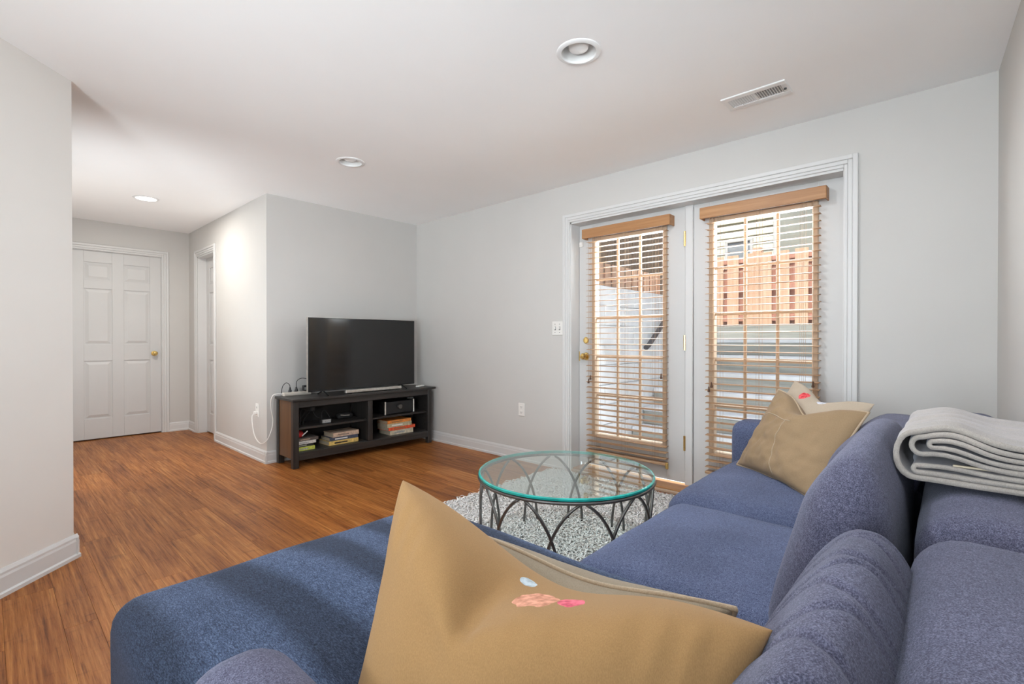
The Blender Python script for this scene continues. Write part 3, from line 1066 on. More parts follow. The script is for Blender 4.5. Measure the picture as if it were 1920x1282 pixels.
# ------------------------------------------------------------------ television stand
SX0, SX1, SY0, SY1, SZ = 1.712, 3.150, 4.030, 4.372, 0.583
st = empty('tv_stand', ((SX0 + SX1) / 2, (SY0 + SY1) / 2, 0))
tag(st, 'black-brown wooden television stand with four open cubbies', 'tv stand')
MB().box(SX0 - 0.012, SX1 + 0.035, SY0 - 0.025, SY1 + 0.005, SZ - 0.022, SZ, 0.003).build('top', 'espresso', st)
for xx in (SX0, SX1 - 0.05):
    MB().box(xx, xx + 0.05, SY0, SY0 + 0.045, 0, SZ - 0.022, 0.003).build('leg', 'espresso_v', st)
    MB().box(xx, xx + 0.05, SY1 - 0.045, SY1, 0, SZ - 0.022, 0.003).build('leg', 'espresso_v', st)
tag(MB().box(SX0 + 0.008, SX0 + 0.024, SY0 + 0.045, SY1 - 0.045, 0.075, SZ - 0.022, 0.002).build('side_panel', 'espresso_reflect', st), 'side panel with brown floor reflection painted in')
MB().box(SX1 - 0.024, SX1 - 0.008, SY0 + 0.045, SY1 - 0.045, 0.075, SZ - 0.022, 0.002).build('side_panel', 'espresso', st)
MB().box(SX0 + 0.05, SX1 - 0.05, SY0 + 0.004, SY0 + 0.022, 0.505, SZ - 0.022, 0.003).build('top_rail', 'espresso', st)
MB().box(SX0 + 0.05, SX1 - 0.05, SY0 + 0.004, SY0 + 0.022, 0.062, 0.128, 0.003).build('bottom_rail', 'espresso', st)
MB().box(2.412, 2.456, SY0 + 0.002, SY1 - 0.02, 0.13, 0.505, 0.003).build('centre_divider', 'espresso_v', st)
MB().box(SX0 + 0.024, SX1 - 0.024, SY0 + 0.022, SY1 - 0.012, 0.112, 0.130, 0.002).build('shelf', 'espresso', st)
MB().box(SX0 + 0.024, 2.412, SY0 + 0.03, SY1 - 0.012, 0.316, 0.334, 0.002).build('shelf', 'espresso', st)
MB().box(2.456, SX1 - 0.024, SY0 + 0.03, SY1 - 0.012, 0.316, 0.334, 0.002).build('shelf', 'espresso', st)
for a, c in ((SX0 + 0.024, 2.412), (2.456, SX1 - 0.024)):
    MB().box(a, c, SY1 - 0.012, SY1 - 0.004, 0.112, SZ - 0.022).build('back_panel', 'cubby', st)
    mx = (a + c) / 2 - 0.12
    MB().lathe([(0.030, 0.0), (0.030, -0.004), (0.022, -0.004), (0.022, 0.0)], (mx, SY1 - 0.012, 0.285), 'Y', 20, cap=False).build('cable_grommet', 'black', st, True)

# television
tv = empty('television', (2.44, 4.14, SZ))
tag(tv, 'flat black television standing on the black-brown stand', 'television')
TX0, TX1, TZ0, TZ1, TY = 1.880, 2.998, 0.620, 1.272, 4.120
b = MB()
b.box(TX0, TX1, TY, TY + 0.030, TZ0, TZ1, 0.004)
b.box(TX0 + 0.15, TX1 - 0.15, TY + 0.030, TY + 0.065, TZ0 + 0.05, TZ0 + 0.36, 0.01)
b.build('casing', 'black', tv)
MB().box(TX0 + 0.008, TX1 - 0.008, TY - 0.0016, TY, TZ0 + 0.016, TZ1 - 0.008).build('screen', 'tvscreen', tv)
tag(MB().box(TX0 - 0.003, TX0, TY + 0.002, TY + 0.028, TZ0, TZ1).box(TX0, TX1, TY + 0.002, TY + 0.028, TZ1, TZ1 + 0.002).build('edge_band', 'silver', tv), 'thin silver edge band')
for xx in (2.02, 2.84):
    f = MB()
    f.tube([(xx - 0.0, TY - 0.085, SZ + 0.006), (xx, TY + 0.012, TZ0 + 0.004), (xx, TY + 0.11, SZ + 0.006)], 0.006, 8)
    f.build('foot', 'black', tv, True)
bar = empty('soundbar', (2.49, 4.085, SZ))
tag(bar, 'slim silver bar lying below the television screen', 'soundbar')
MB().box(2.20, 2.80, 4.060, 4.100, SZ + 0.004, SZ + 0.034, 0.006).build('body', 'silver', bar)
for xx in (2.24, 2.76):
    MB().box(xx - 0.02, xx + 0.02, 4.065, 4.095, SZ, SZ + 0.005).build('foot', 'black', bar)

# power strip and its cord
ps = empty('power_strip', (1.80, 4.29, SZ))
tag(ps, 'beige power strip lying on the left end of the television stand', 'power strip')
MB().box(1.735, 1.985, 4.275, 4.322, SZ, SZ + 0.034, 0.008).build('body', 'ivory', ps)
for k in range(4):
    MB().box(1.785 + k * 0.05, 1.808 + k * 0.05, 4.285, 4.312, SZ + 0.033, SZ + 0.0355, 0.001).build('socket', 'slot', ps)
cord = [(XH - 0.012, 4.612, 0.421), (XH - 0.045, 4.610, 0.40), (XH - 0.05, 4.600, 0.34), (XH - 0.045, 4.57, 0.24), (XH - 0.04, 4.50, 0.185),
        (XH - 0.035, 4.42, 0.175), (1.625, 4.352, 0.21), (1.655, 4.335, 0.29), (1.670, 4.335, 0.38), (1.655, 4.330, 0.46), (1.645, 4.318, 0.54), (1.66, 4.308, 0.598), (1.70, 4.300, 0.608), (1.74, 4.298, 0.603)]


def spline(pts, n=6):
    P = [Vector(p) for p in pts]
    out = []
    for i in range(len(P) - 1):
        p0, p1, p2, p3 = P[max(i - 1, 0)], P[i], P[i + 1], P[min(i + 2, len(P) - 1)]
        for k in range(n):
            t = k / n
            out.append(0.5 * ((2 * p1) + (p2 - p0) * t + (2 * p0 - 5 * p1 + 4 * p2 - p3) * t * t + (3 * p1 - p0 - 3 * p2 + p3) * t ** 3))
    out.append(P[-1])
    return out


tag(MB().tube(spline(cord), 0.0042, 8).build('cord', 'whiteplastic', ps, 'all'), 'off-white cord looping down to the hall outlet')
MB().box(XH - 0.034, XH - 0.0085, 4.597, 4.627, 0.408, 0.436, 0.005).build('plug', 'whiteplastic', ps)
for k, (px, lab, pts) in enumerate(((1.800, 'black plug with a bent cord standing in the left end of the power strip',
                                     [(1.800, 4.298, SZ + 0.060), (1.797, 4.300, SZ + 0.095), (1.775, 4.315, SZ + 0.115), (1.750, 4.33, SZ + 0.085), (1.745, 4.340, SZ + 0.03), (1.760, 4.345, SZ + 0.006)]),
                                    (1.855, 'black plug in the power strip with a cord arching to the television',
                                     [(1.855, 4.298, SZ + 0.075), (1.860, 4.300, SZ + 0.125), (1.90, 4.29, SZ + 0.150), (1.96, 4.26, SZ + 0.135), (2.02, 4.22, SZ + 0.10), (2.05, 4.19, SZ + 0.09)]))):
    r = empty('power_plug', (px, 4.298, SZ + 0.036))
    tag(r, lab, 'plug', 'black plugs in the power strip')
    z0 = SZ + 0.0355
    MB().lathe([(0.0, 0.0), (0.014, 0.0), (0.014, 0.010), (0.009, 0.022), (0.006, 0.040), (0.0, 0.042)], (px, 4.298, z0), 'Z', 14).build('body', 'black', r, True)
    MB().tube(spline(pts), 0.003, 6).build('cord', 'black', r, 'all')
ad = empty('power_adapter', (1.935, 4.298, SZ + 0.036))
tag(ad, 'black box adapter on the power strip next to the television edge', 'adapter')
MB().box(1.912, 1.960, 4.283, 4.316, SZ + 0.0358, SZ + 0.085, 0.004).build('body', 'black', ad)
MB().box(1.920, 1.950, 4.2815, 4.283, SZ + 0.045, SZ + 0.07).build('rating_label', 'greyplastic', ad)
rc = MB()
rc.box(3.01, 3.13, 4.10, 4.145, SZ, SZ + 0.016, 0.006)
rco = rc.build('remote_control', 'whiteplastic')
rco.data.transform(Matrix.Translation((3.07, 4.12, 0)) @ Matrix.Rotation(math.radians(25), 4, 'Z') @ Matrix.Translation((-3.07, -4.12, 0)))
tag(rco, 'small white remote on the right end of the television stand', 'remote')


# books in the cubbies
def book(x0, x1, y0, depth, z, h, cover, pages, label, group, rot=0.0):
    mats = {}
    root = empty('book', ((x0 + x1) / 2, y0 + depth / 2, z))
    tag(root, label, 'book', group)
    mk = 'book_' + '_'.join('%d' % (c * 100) for c in cover)
    if mk not in M:
        M[mk] = plain(mk, cover, 0.5, 0.25, 45)
    if 'paper' not in M:
        M['paper'] = plain('book_paper', (0.55, 0.47, 0.35), 0.9, 0.15, 150)
    t = 0.0022
    rm = Matrix.Translation(((x0 + x1) / 2, y0 + depth / 2, 0)) @ Matrix.Rotation(rot, 4, 'Z') @ Matrix.Translation((-(x0 + x1) / 2, -(y0 + depth / 2), 0))
    c = MB()
    c.box(x0, x1, y0, y0 + depth, z, z + t, mat=rm)
    c.box(x0, x1, y0, y0 + depth, z + h - t, z + h, mat=rm)
    c.box(x0, x1, y0, y0 + t, z + t, z + h - t, mat=rm)
    c.build('cover', mk, root)
    MB().box(x0 + 0.003, x1 - 0.003, y0 + t, y0 + depth - 0.003, z + t, z + h - t, mat=rm).build('pages', 'paper', root)
    l = MB()
    a = x0 + (x1 - x0) * 0.18
    bb = x0 + (x1 - x0) * 0.62
    l.box(a, bb, y0 - 0.0004, y0 + 0.001, z + h * 0.3, z + h * 0.62, mat=rm)
    lo = l.build('spine_band', pages, root)
    return root


G1 = 'books in the television stand'
z = 0.130
book(2.055, 2.345, 4.10, 0.19, z, 0.036, (0.75, 0.52, 0.16), 'blackmatte', 'yellow-spined book at the bottom of the middle stack', G1, 0.02); z += 0.036
book(2.070, 2.345, 4.105, 0.18, z, 0.032, (0.07, 0.085, 0.13), 'whiteplastic', 'dark blue book in the centre of the middle stack', G1, -0.02); z += 0.032
book(2.090, 2.350, 4.10, 0.17, z, 0.038, (0.60, 0.44, 0.33), 'silver', 'pale tan book on top of the middle stack', G1, 0.03)
z = 0.130
book(2.690, 2.965, 4.10, 0.20, z, 0.046, (0.62, 0.54, 0.40), 'greyplastic', 'beige thick book at the bottom of the right cubby stack', G1, 0.0); z += 0.046
book(2.665, 2.985, 4.095, 0.20, z, 0.030, (0.72, 0.10, 0.035), 'linen', 'red book second from the bottom in the right cubby', G1, 0.02); z += 0.030
book(2.660, 2.945, 4.10, 0.19, z, 0.040, (0.50, 0.46, 0.30), 'book_x' if 'book_x' in M else 'whiteplastic', 'olive and white book third from the bottom in the right cubby', G1, -0.01); z += 0.040
book(2.655, 2.935, 4.095, 0.19, z, 0.030, (0.78, 0.28, 0.06), 'linen', 'orange book on top of the right cubby stack', G1, 0.01)
z = 0.130
book(1.765, 1.925, 4.09, 0.20, z, 0.030, (0.52, 0.56, 0.10), 'greyplastic', 'lime green book at the bottom of the left stack', G1, 0.0); z += 0.030
book(1.765, 1.915, 4.10, 0.20, z, 0.024, (0.03, 0.03, 0.03), 'greyplastic', 'thin black book second from the bottom in the left stack', G1, 0.0); z += 0.024
book(1.762, 1.935, 4.09, 0.20, z, 0.026, (0.66, 0.64, 0.60), 'greyplastic', 'white book in the left stack below the red pouch', G1, 0.0); z += 0.026
book(1.765, 1.955, 4.09, 0.20, z, 0.026, (0.10, 0.085, 0.075), 'silver', 'dark brown book on top of the left stack', G1, 0.0); z += 0.026
if 'red' not in M:
    M['red'] = plain('red_cloth', (0.55, 0.03, 0.03), 0.7, 0.2, 40)
rp = empty('red_pouch', (1.80, 4.15, z))
tag(rp, 'small red pouch on top of the leftmost stack of books', 'pouch')
soft('body', 'red', rp, (1.800, 4.15, z + 0.028), (0.085, 0.07, 0.054), 0.022, 0.012, 0.006, amp=0.004, nsc=30)
tag(MB().tube([(1.822, 4.115, z + 0.014), (1.872, 4.115, z + 0.052)], 0.005, 8).build('handle', 'whiteplastic', rp), 'white handle')

# receiver and the rest on the upper shelves
rv = empty('av_receiver', (2.80, 4.20, 0.334))
tag(rv, 'black receiver with a round knob between two silver strips', 'receiver')
MB().box(2.650, 2.965, 4.105, 4.35, 0.340, 0.462, 0.004).build('body', 'black', rv)
for xx in (2.632, 2.968):
    MB().box(xx, xx + 0.014, 4.100, 4.13, 0.336, 0.468, 0.003).build('end_strip', 'silver', rv)
MB().lathe([(0.0, -0.022), (0.022, -0.022), (0.026, -0.016), (0.026, 0.0)], (2.800, 4.105, 0.408), 'Y', 24).build('knob', 'iron', rv, True)
for xx in (2.67, 2.93):
    MB().box(xx, xx + 0.03, 4.12, 4.15, 0.334, 0.341).build('foot', 'black', rv)
cd = empty('paper_card', (3.06, 4.25, 0.334))
tag(cd, 'pale grey card standing at the right of the receiver', 'card')
MB().box(3.005, 3.085, 4.262, 4.266, 0.376, 0.462).build('card', 'greyplastic', cd)
MB().box(3.0, 3.09, 4.24, 4.29, 0.334, 0.378, 0.004).build('stand', 'blackmatte', cd)
cb = empty('cable_bundle', (1.93, 4.2, 0.334))
tag(cb, 'tangle of black cables on the upper left shelf', 'cables')
for pts in ([(1.79, 4.2, 0.34), (1.82, 4.19, 0.36), (1.86, 4.18, 0.42), (1.90, 4.18, 0.47), (1.94, 4.18, 0.46), (1.97, 4.17, 0.40), (2.02, 4.16, 0.37), (2.06, 4.15, 0.355)],
            [(1.78, 4.16, 0.39), (1.84, 4.18, 0.40), (1.92, 4.20, 0.455), (1.95, 4.19, 0.47), (1.93, 4.2, 0.44), (1.88, 4.2, 0.38), (1.86, 4.18, 0.34)],
            [(2.02, 4.15, 0.36), (2.02, 4.16, 0.42), (2.04, 4.16, 0.445), (2.07, 4.16, 0.42), (2.09, 4.15, 0.37), (2.09, 4.16, 0.34)],
            [(1.82, 4.14, 0.34), (1.825, 4.15, 0.44), (1.85, 4.16, 0.475), (1.89, 4.17, 0.455), (1.94, 4.18, 0.45)]):
    MB().tube(spline(pts), 0.0042, 6).build('cable', 'blackmatte', cb, 'all')
MB().box(1.928, 1.968, 4.17, 4.20, 0.445, 0.485, 0.006).build('plug', 'blackmatte', cb)
ad = empty('power_brick', (2.02, 4.12, 0.334))
tag(ad, 'small power brick with a grey label below the tangled cables', 'adapter')
MB().box(1.985, 2.085, 4.10, 4.16, 0.334, 0.374, 0.006).build('body', 'blackmatte', ad)
MB().box(1.998, 2.075, 4.0985, 4.10, 0.340, 0.368).build('rating_label', 'greyplastic', ad)
gp = empty('shelf_device', (2.26, 4.22, 0.334))
tag(gp, 'small dark device with a silver strip on the upper left shelf', 'device')
soft('body', 'blackmatte', gp, (2.27, 4.22, 0.362), (0.15, 0.07, 0.05), 0.022, 0.012, 0.004, amp=0.0)
tag(MB().tube([(2.21, 4.178, 0.378), (2.25, 4.175, 0.372), (2.30, 4.178, 0.370)], 0.005, 8).build('trim_strip', 'silver', gp, True), 'silver strip')

# ------------------------------------------------------------------ rug
RX0, RX1, RY0, RY1 = 1.45, 3.10, 0.92, 2.395
rug = MB().box(RX0, RX1, RY0, RY1, 0.001, 0.020, 0.006).build('rug', 'shag_base')
tag(rug, 'white shag rug under the round glass table', 'rug')


def shag(n):
    px = RNG.uniform(RX0 - 0.004, RX1 + 0.004, n)
    py = RNG.uniform(RY0 - 0.004, RY1 + 0.004, n)
    ang = RNG.uniform(0, 2 * PI, n) + 0.8 * np.sin(px * 9) * np.cos(py * 8)
    ln = RNG.uniform(0.030, 0.050, n)
    lean = RNG.uniform(1.0, 1.65, n)
    r = RNG.uniform(0.0034, 0.0056, n)
    segs = [(0.0, 0.0), (0.45, 0.35), (0.8, 0.75), (1.0, 1.15)]
    V = np.zeros((n, 4, 3, 3))
    for i, (t, bend) in enumerate(segs):
        hx = ln * t * np.sin(lean * bend)
        hz = ln * t * np.cos(lean * bend)
        rr = r * (1.15 if i in (1, 2) else 0.8)
        for k in range(3):
            a = 2 * PI * k / 3 + ang
            V[:, i, k, 0] = px + np.cos(ang) * hx + rr * np.cos(a)
            V[:, i, k, 1] = py + np.sin(ang) * hx + rr * np.sin(a)
            V[:, i, k, 2] = 0.014 + hz
    V = V.reshape(-1, 3)
    q = []
    for i in range(3):
        for k in range(3):
            q.append((i * 3 + k, i * 3 + (k + 1) % 3, (i + 1) * 3 + (k + 1) % 3, (i + 1) * 3 + k))
    q = np.array(q)
    F = (np.arange(n)[:, None, None] * 12 + q[None]).reshape(-1, 4)
    me = bpy.data.meshes.new('pile')
    me.vertices.add(len(V))
    me.vertices.foreach_set('co', V.ravel())
    me.loops.add(F.size)
    me.loops.foreach_set('vertex_index', F.ravel().astype(np.int32))
    me.polygons.add(len(F))
    me.polygons.foreach_set('loop_start', np.arange(0, F.size, 4, dtype=np.int32))
    me.update(calc_edges=True)
    me.validate()
    me.materials.append(M['shag'])
    return me


pile = link('pile', shag(34000), rug)
pile['kind'] = 'stuff'

# ------------------------------------------------------------------ round glass table
TC = (1.940, 1.420)
TR, TZ = 0.430, 0.430
tb = empty('coffee_table', (*TC, 0.02))
tag(tb, 'round glass coffee table on crossing pewter metal arches', 'coffee table')
n = 96
top = MB().lathe([(0.0, TZ), (TR - 0.006, TZ), (TR - 0.004, TZ - 0.001)], (*TC, 0), 'Z', n)
top.build('glass_top', 'table_glass', tb, fix=False)
eb = MB()
rr = [(TR - 0.004, TZ - 0.0005), (TR, TZ - 0.004), (TR, TZ - 0.012), (TR - 0.004, TZ - 0.0145)]
vs, fs = [], []
for r_, h in rr + [(TR - 0.009, TZ - 0.0145), (TR - 0.009, TZ - 0.0008)]:
    for k in range(n):
        vs.append((TC[0] + r_ * math.cos(2 * PI * k / n), TC[1] + r_ * math.sin(2 * PI * k / n), h))
m_ = 6
for i in range(m_):
    for k in range(n):
        a, c = i, (i + 1) % m_
        fs.append((a * n + k, a * n + (k + 1) % n, c * n + (k + 1) % n, c * n + k))
eb.add(vs, fs)
tag(eb.build('glass_edge', 'teal', tb, True), 'teal glass edge')
ring = lambda r_, z, rad: MB().tube([(TC[0] + r_ * math.cos(2 * PI * k / n), TC[1] + r_ * math.sin(2 * PI * k / n), z) for k in range(n)], rad, 8, closed=True)
ring(TR - 0.004, TZ - 0.0225, 0.008).build('rim', 'iron', tb, 'all')
NT = 10
for k in range(NT):
    th = math.radians(10.4 + 360 / NT * k)
    for sg in (-1, 1):
        pts = []
        for i in range(17):
            s_ = i / 16
            ap = math.radians(20 + 70 * s_)
            a = th + sg * (0.034 + (2 * PI / NT) * 0.60 * (math.sin(ap) - 0.342) / 0.658)
            zz = 0.026 + (TZ - 0.030 - 0.026) * math.cos(ap) / 0.9397
            rad = TR - 0.010
            pts.append((TC[0] + rad * math.cos(a), TC[1] + rad * math.sin(a), zz))
        MB().tube(pts, 0.0068, 8).build('leg', 'iron', tb, 'all')

# ------------------------------------------------------------------ sectional sofa
sf = empty('sectional_sofa', (1.6, 0.3, 0))
tag(sf, 'navy blue sectional sofa with chaise along the near wall', 'sofa')
b = MB()
b.box(0.235, 1.09, 0.0, 1.40, 0.07, 0.28, 0.02)
b.box(1.09, 2.96, -0.10, 0.80, 0.07, 0.28, 0.02)
b.build('base', 'navy', sf)
for lx, ly in ((0.29, 1.34), (1.03, 1.34), (1.95, 0.74), (2.90, 0.74)):
    MB().lathe([(0.018, 0.0), (0.026, 0.07)], (lx, ly, 0.0), 'Z', 14).build('leg', 'pull', sf, True)


def chaise_fn(q, u, v, w):
    # front corners rounded in plan, slight fall at the free end
    q = q.copy()
    t = np.clip((q[:, 1] - 1.15) / 0.32, 0, 1)
    q[:, 2] -= 0.015 * t ** 2 * (w > 0)
    # soft bands where the pile lies differently
    q[:, 2] += 0.005 * np.sin(q[:, 0] * 17 + q[:, 1] * 3.0) * (w > 0) * (1 - np.abs(u) ** 4) * (1 - np.abs(v) ** 4)
    return q


soft('seat_cushion', 'chaise', sf, (0.655, 0.85, 0.345), (0.93, 1.26, 0.27), 0.06, 0.02, 0.012, chaise_fn, 0.004, 4)
soft('seat_cushion', 'navy', sf, (1.500, 0.46, 0.345), (0.745, 0.74, 0.20), 0.07, 0.025, 0.022, None, 0.004, 5)
soft('seat_cushion', 'navy', sf, (2.330, 0.485, 0.345), (0.90, 0.79, 0.20), 0.075, 0.025, 0.040, None, 0.006, 6)


def lean(amount, z0):
    def fn(q, u, v, w):
        q = q.copy()
        q[:, 1] -= amount * np.clip(q[:, 2] - z0, 0, 1)
        return q
    return fn


def crease_fn(q, u, v, w):
    q = q.copy()
    # gathers running across the slumped cushion
    x = q[:, 0]
    s = 0
    for c, a, k in ((0.30, 0.9, 0.35), (0.38, 1.1, 0.30), (0.46, 1.0, 0.30), (0.55, 1.2, 0.36), (0.63, 0.9, 0.30), (0.70, 1.1, 0.34), (0.77, 1.0, 0.26), (0.835, 1.0, 0.2), (0.90, 0.8, 0.15), (0.95, 0.7, 0.1)):
        cc = c + k * 0.16 * np.abs(q[:, 1] - 0.20) + 0.02 * np.sin(q[:, 1] * 22 + c * 40)
        d = x - cc
        s = s + a * np.where(d < 0, np.exp(-(d / 0.011) ** 2), np.exp(-(d / 0.0045) ** 2))
    nrm = np.stack([0 * u, np.clip(v, 0, 1) ** 2 * 0.8, np.clip(w, 0, 1) ** 2], 1)
    q -= nrm * (0.0060 * s)[:, None]
    return q


def taper_fn(yb, k, z0, h, fn=None):
    """back stays upright at yb while the cushion gets thinner towards its top"""
    def f(q, u, v, w):
        q = q.copy()
        if fn is not None:
            q = fn(q, u, v, w)
        q[:, 1] = yb + (q[:, 1] - yb) * (1 - k * np.clip((q[:, 2] - z0) / h, 0, 1.2))
        return q
    return f


soft('back_cushion', 'navy_grey', sf, (0.60, 0.138, 0.590), (0.92, 0.205, 0.33), 0.095, 0.005, 0.030, taper_fn(0.036, 0.36, 0.46, 0.3, crease_fn), 0.004, 6)
soft('back_cushion', 'navy_grey', sf, (1.475, 0.195, 0.620), (0.80, 0.21, 0.42), 0.092, 0.018, 0.035, taper_fn(0.082, 0.46, 0.46, 0.4), 0.004, 6)
soft('back_cushion', 'navy_grey', sf, (2.36, 0.255, 0.575), (0.86, 0.24, 0.33), 0.09, 0.022, 0.030, lean(0.30, 0.46), 0.004, 6)


def back_fn(q, u, v, w):
    return q


for k, (x0, x1) in enumerate(((0.02, 1.125), (1.135, 1.955), (1.965, 2.985))):
    soft('back_frame', 'navy_grey', sf, ((x0 + x1) / 2, -0.054, 0.445), (x1 - x0, 0.214, 0.62), 0.075, 0.022, 0.012, None, 0.003, 5)


def arm_fn(q, u, v, w):
    return q


soft('armrest', 'navy_grey', sf, (0.245, 0.42, 0.395), (0.165, 0.80, 0.45), 0.075, 0.02, 0.012, None, 0.002, 5)
soft('armrest', 'navy', sf, (2.895, 0.42, 0.365), (0.19, 1.00, 0.52), 0.06, 0.022, 0.008, None, 0.002, 5)


# ------------------------------------------------------------------ cushions
def linen_print(centres, base=(0.345, 0.203, 0.087)):
    """linen with flower patches printed at given points of the cloth"""
    m, nt, b = nt_new('printed_linen')
    setp(b, rough=0.92, spec=0.12, sheen=0.1)
    v = coords(nt, 'World', (1, 1, 0.35))
    f = noise_tex(nt, v, 900, 2)
    c = ramp(nt, f, [(0.35, tuple(x * 0.92 for x in base)), (0.5, base), (0.66, tuple(x * 1.09 for x in base))])
    g = N(nt, 'ShaderNodeNewGeometry')
    wob = noise_tex(nt, coords(nt, 'World'), 40, 2)
    for p, r, colr in centres:
        dn = N(nt, 'ShaderNodeVectorMath', operation='DISTANCE')
        nt.links.new(g.outputs['Position'], dn.inputs[0])
        dn.inputs[1].default_value = p
        d = mth(nt, 'ADD', dn.outputs['Value'], mth(nt, 'MULTIPLY', mth(nt, 'SUBTRACT', wob, 0.5), r * 0.8))
        k = mth(nt, 'LESS_THAN', d, r)
        c = mixc(nt, k, c, ramp(nt, noise_tex(nt, coords(nt, 'World'), 90, 2), [(0.35, colr), (0.62, tuple(min(1, x * 1.5 + 0.08) for x in colr))]))
    nt.links.new(c, b.inputs['Base Color'])
    bump(nt, b, f, 0.12, 0.001)
    return m


P1 = dict(TL=(0.478, 0.690, 0.842), TR=(0.590, 0.147, 0.757), BL=(0.355, 0.655, 0.470), BR=(0.470, 0.190, 0.455))
p1 = empty('throw_pillow', (0.48, 0.45, 0.455))
tag(p1, 'large plain linen pillow in the foreground with a printed flower along its top seam', 'pillow')
NEAR = -1 if (Vector(P1['BR']) - Vector(P1['BL'])).cross(Vector(P1['TL']) - Vector(P1['BL'])).x > 0 else 1
o, loop, pt = pillow('cover', 'linen', p1, P1['TL'], P1['TR'], P1['BL'], P1['BR'], 0.105, dent=0.062, dentw=0.50, dc=-0.05,
                     dentdir=(-0.05, 0.0, -1), n=72, pinch=0.05, wr=0.006, wsc=10, crease=(NEAR, -0.18, 0.050, 0.13), puff_pow=0.5, vpow=4, vroot=0.36)
far = NEAR
M['print1'] = linen_print([(tuple(pt(0.03, 0.985, far)), 0.030, (0.47, 0.20, 0.12)), (tuple(pt(-0.10, 1.0, far)), 0.012, (0.30, 0.36, 0.40)),
                           (tuple(pt(0.20, 0.985, far)), 0.019, (0.55, 0.07, 0.12))])
o.data.materials[0] = M['print1']

p2 = empty('throw_pillow', (0.68, 0.48, 0.455))
tag(p2, 'khaki piped cushion leaning behind the large foreground pillow', 'pillow')
o, loop, pt = pillow('cover', 'khaki', p2, (0.635, 0.715, 0.705), (0.712, 0.225, 0.70), (0.62, 0.72, 0.465), (0.76, 0.27, 0.46), 0.070, dent=0.022, dentw=0.5, dc=0.1, vpow=3, vroot=0.42,
                     n=44, pinch=0.05, wr=0.006, wsc=14)
MB().tube(loop, 0.0045, 6, closed=True).build('piping', 'piping', p2, 'all')

p3 = empty('throw_pillow', (2.25, 0.50, 0.47))
tag(p3, 'tan piped cushion leaning in the far corner of the sofa', 'pillow')
o, loop, pt = pillow('cover', 'canvas', p3, (2.60, 0.625, 0.835), (2.36, 0.245, 0.790), (2.47, 0.775, 0.470), (2.07, 0.365, 0.475), 0.075, dent=0.085, dentw=0.42, dc=0.0,
                     n=64, pinch=0.07, wr=0.010, wsc=16, vpow=3, vroot=0.45)
MB().tube(loop, 0.005, 6, closed=True).build('piping', 'piping', p3, 'all')
seam = [pt(-1 + 2 * i / 24, 0.30 + 0.10 * math.sin(i / 24 * PI), 1) for i in range(1, 13)]
sg = 1 if (pt(0, 0, 1) - pt(0, 0, -1)).dot(Vector((-1, -0.6, 0))) > 0 else -1
for path in ([(-0.98 + 1.1 * i / 20, 0.22 + 0.22 * math.sin(i / 20 * PI * 0.55)) for i in range(21)],
             [(0.02 - 0.10 * math.sin(i / 20 * PI) + 0.10 * i / 20, 0.42 - 1.36 * i / 20) for i in range(21)]):
    MB().tube([pt(a, c, sg) for a, c in path], 0.0022, 6).build('seam', 'piping', p3, 'all')

p4 = empty('throw_pillow', (2.45, 0.55, 0.48))
tag(p4, 'cream cushion with a red flower behind the tan far cushion', 'pillow')
o, loop, pt = pillow('cover', 'linen', p4, (2.76, 0.590, 0.872), (2.54, 0.245, 0.806), (2.62, 0.78, 0.49), (2.30, 0.37, 0.48), 0.060, dent=0.055, dentw=0.45, dc=0.0,
                     n=40, pinch=0.05, wr=0.006, wsc=13)
sg = 1 if (pt(0, 0, 1) - pt(0, 0, -1)).dot(Vector((-1, -0.6, 0))) > 0 else -1
M['print4'] = linen_print([(tuple(pt(-0.36, 0.80, sg)), 0.024, (0.50, 0.03, 0.04)), (tuple(pt(0.10, 0.92, sg)), 0.022, (0.42, 0.44, 0.50))], (0.44, 0.37, 0.29))
o.data.materials[0] = M['print4']

# ------------------------------------------------------------------ folded throw on the sofa back
bl = empty('throw_blanket', (1.6, -0.05, 0.775))
tag(bl, 'folded light grey fleece throw lying on the sofa back', 'blanket')
Z0 = 0.776
BX0, BX1 = 1.345, 1.86


def ribbon(path, t, ends=True):
    """cross-section ribbon in (y, z) swept along x with wrinkles"""
    P = [Vector((p[0], p[1])) for p in path]
    L, R = [], []
    for i, p in enumerate(P):
        d = (P[min(i + 1, len(P) - 1)] - P[max(i - 1, 0)]).normalized()
        nn = Vector((-d.y, d.x)) * t / 2
        L.append(p + nn)
        R.append(p - nn)
    NX = 30
    b = MB()
    k = len(P)
    vs = []
    for i in range(NX + 1):
        s = i / NX
        xx = BX0 + (BX1 - BX0) * s
        for q in L + R:
            h = max(0.0, (q.y - 0.01) / 0.11)
            wob = 0.006 * mnoise.noise(Vector((xx * 26, q.x * 5, 1.0))) + 0.0035 * math.sin(xx * 62 + q.x * 6)
            dx = 0.018 * mnoise.noise(Vector((q.x * 9, q.y * 16, 3.3))) + 0.02 * h
            edge = 1 - 0.10 * s * h
            vs.append((xx + dx * (1 - s), q.x + 0.010 * mnoise.noise(Vector((xx * 9, q.y * 8, 5))), Z0 + q.y * edge + wob * h))
    m2 = 2 * k
    fs = []
    for i in range(NX):
        a, c = i * m2, (i + 1) * m2
        for j_ in range(k - 1):
            fs.append((a + j_, a + j_ + 1, c + j_ + 1, c + j_))
            fs.append((a + k + j_, c + k + j_, c + k + j_ + 1, a + k + j_ + 1))
        fs.append((a, c, c + k, a + k))
        fs.append((a + k - 1, a + 2 * k - 1, c + 2 * k - 1, c + k - 1))
    for e in (0, NX * m2):
        for j_ in range(k - 1):
            fs.append((e + j_, e + k + j_, e + k + j_ + 1, e + j_ + 1))
    b.add(vs, fs)
    return b


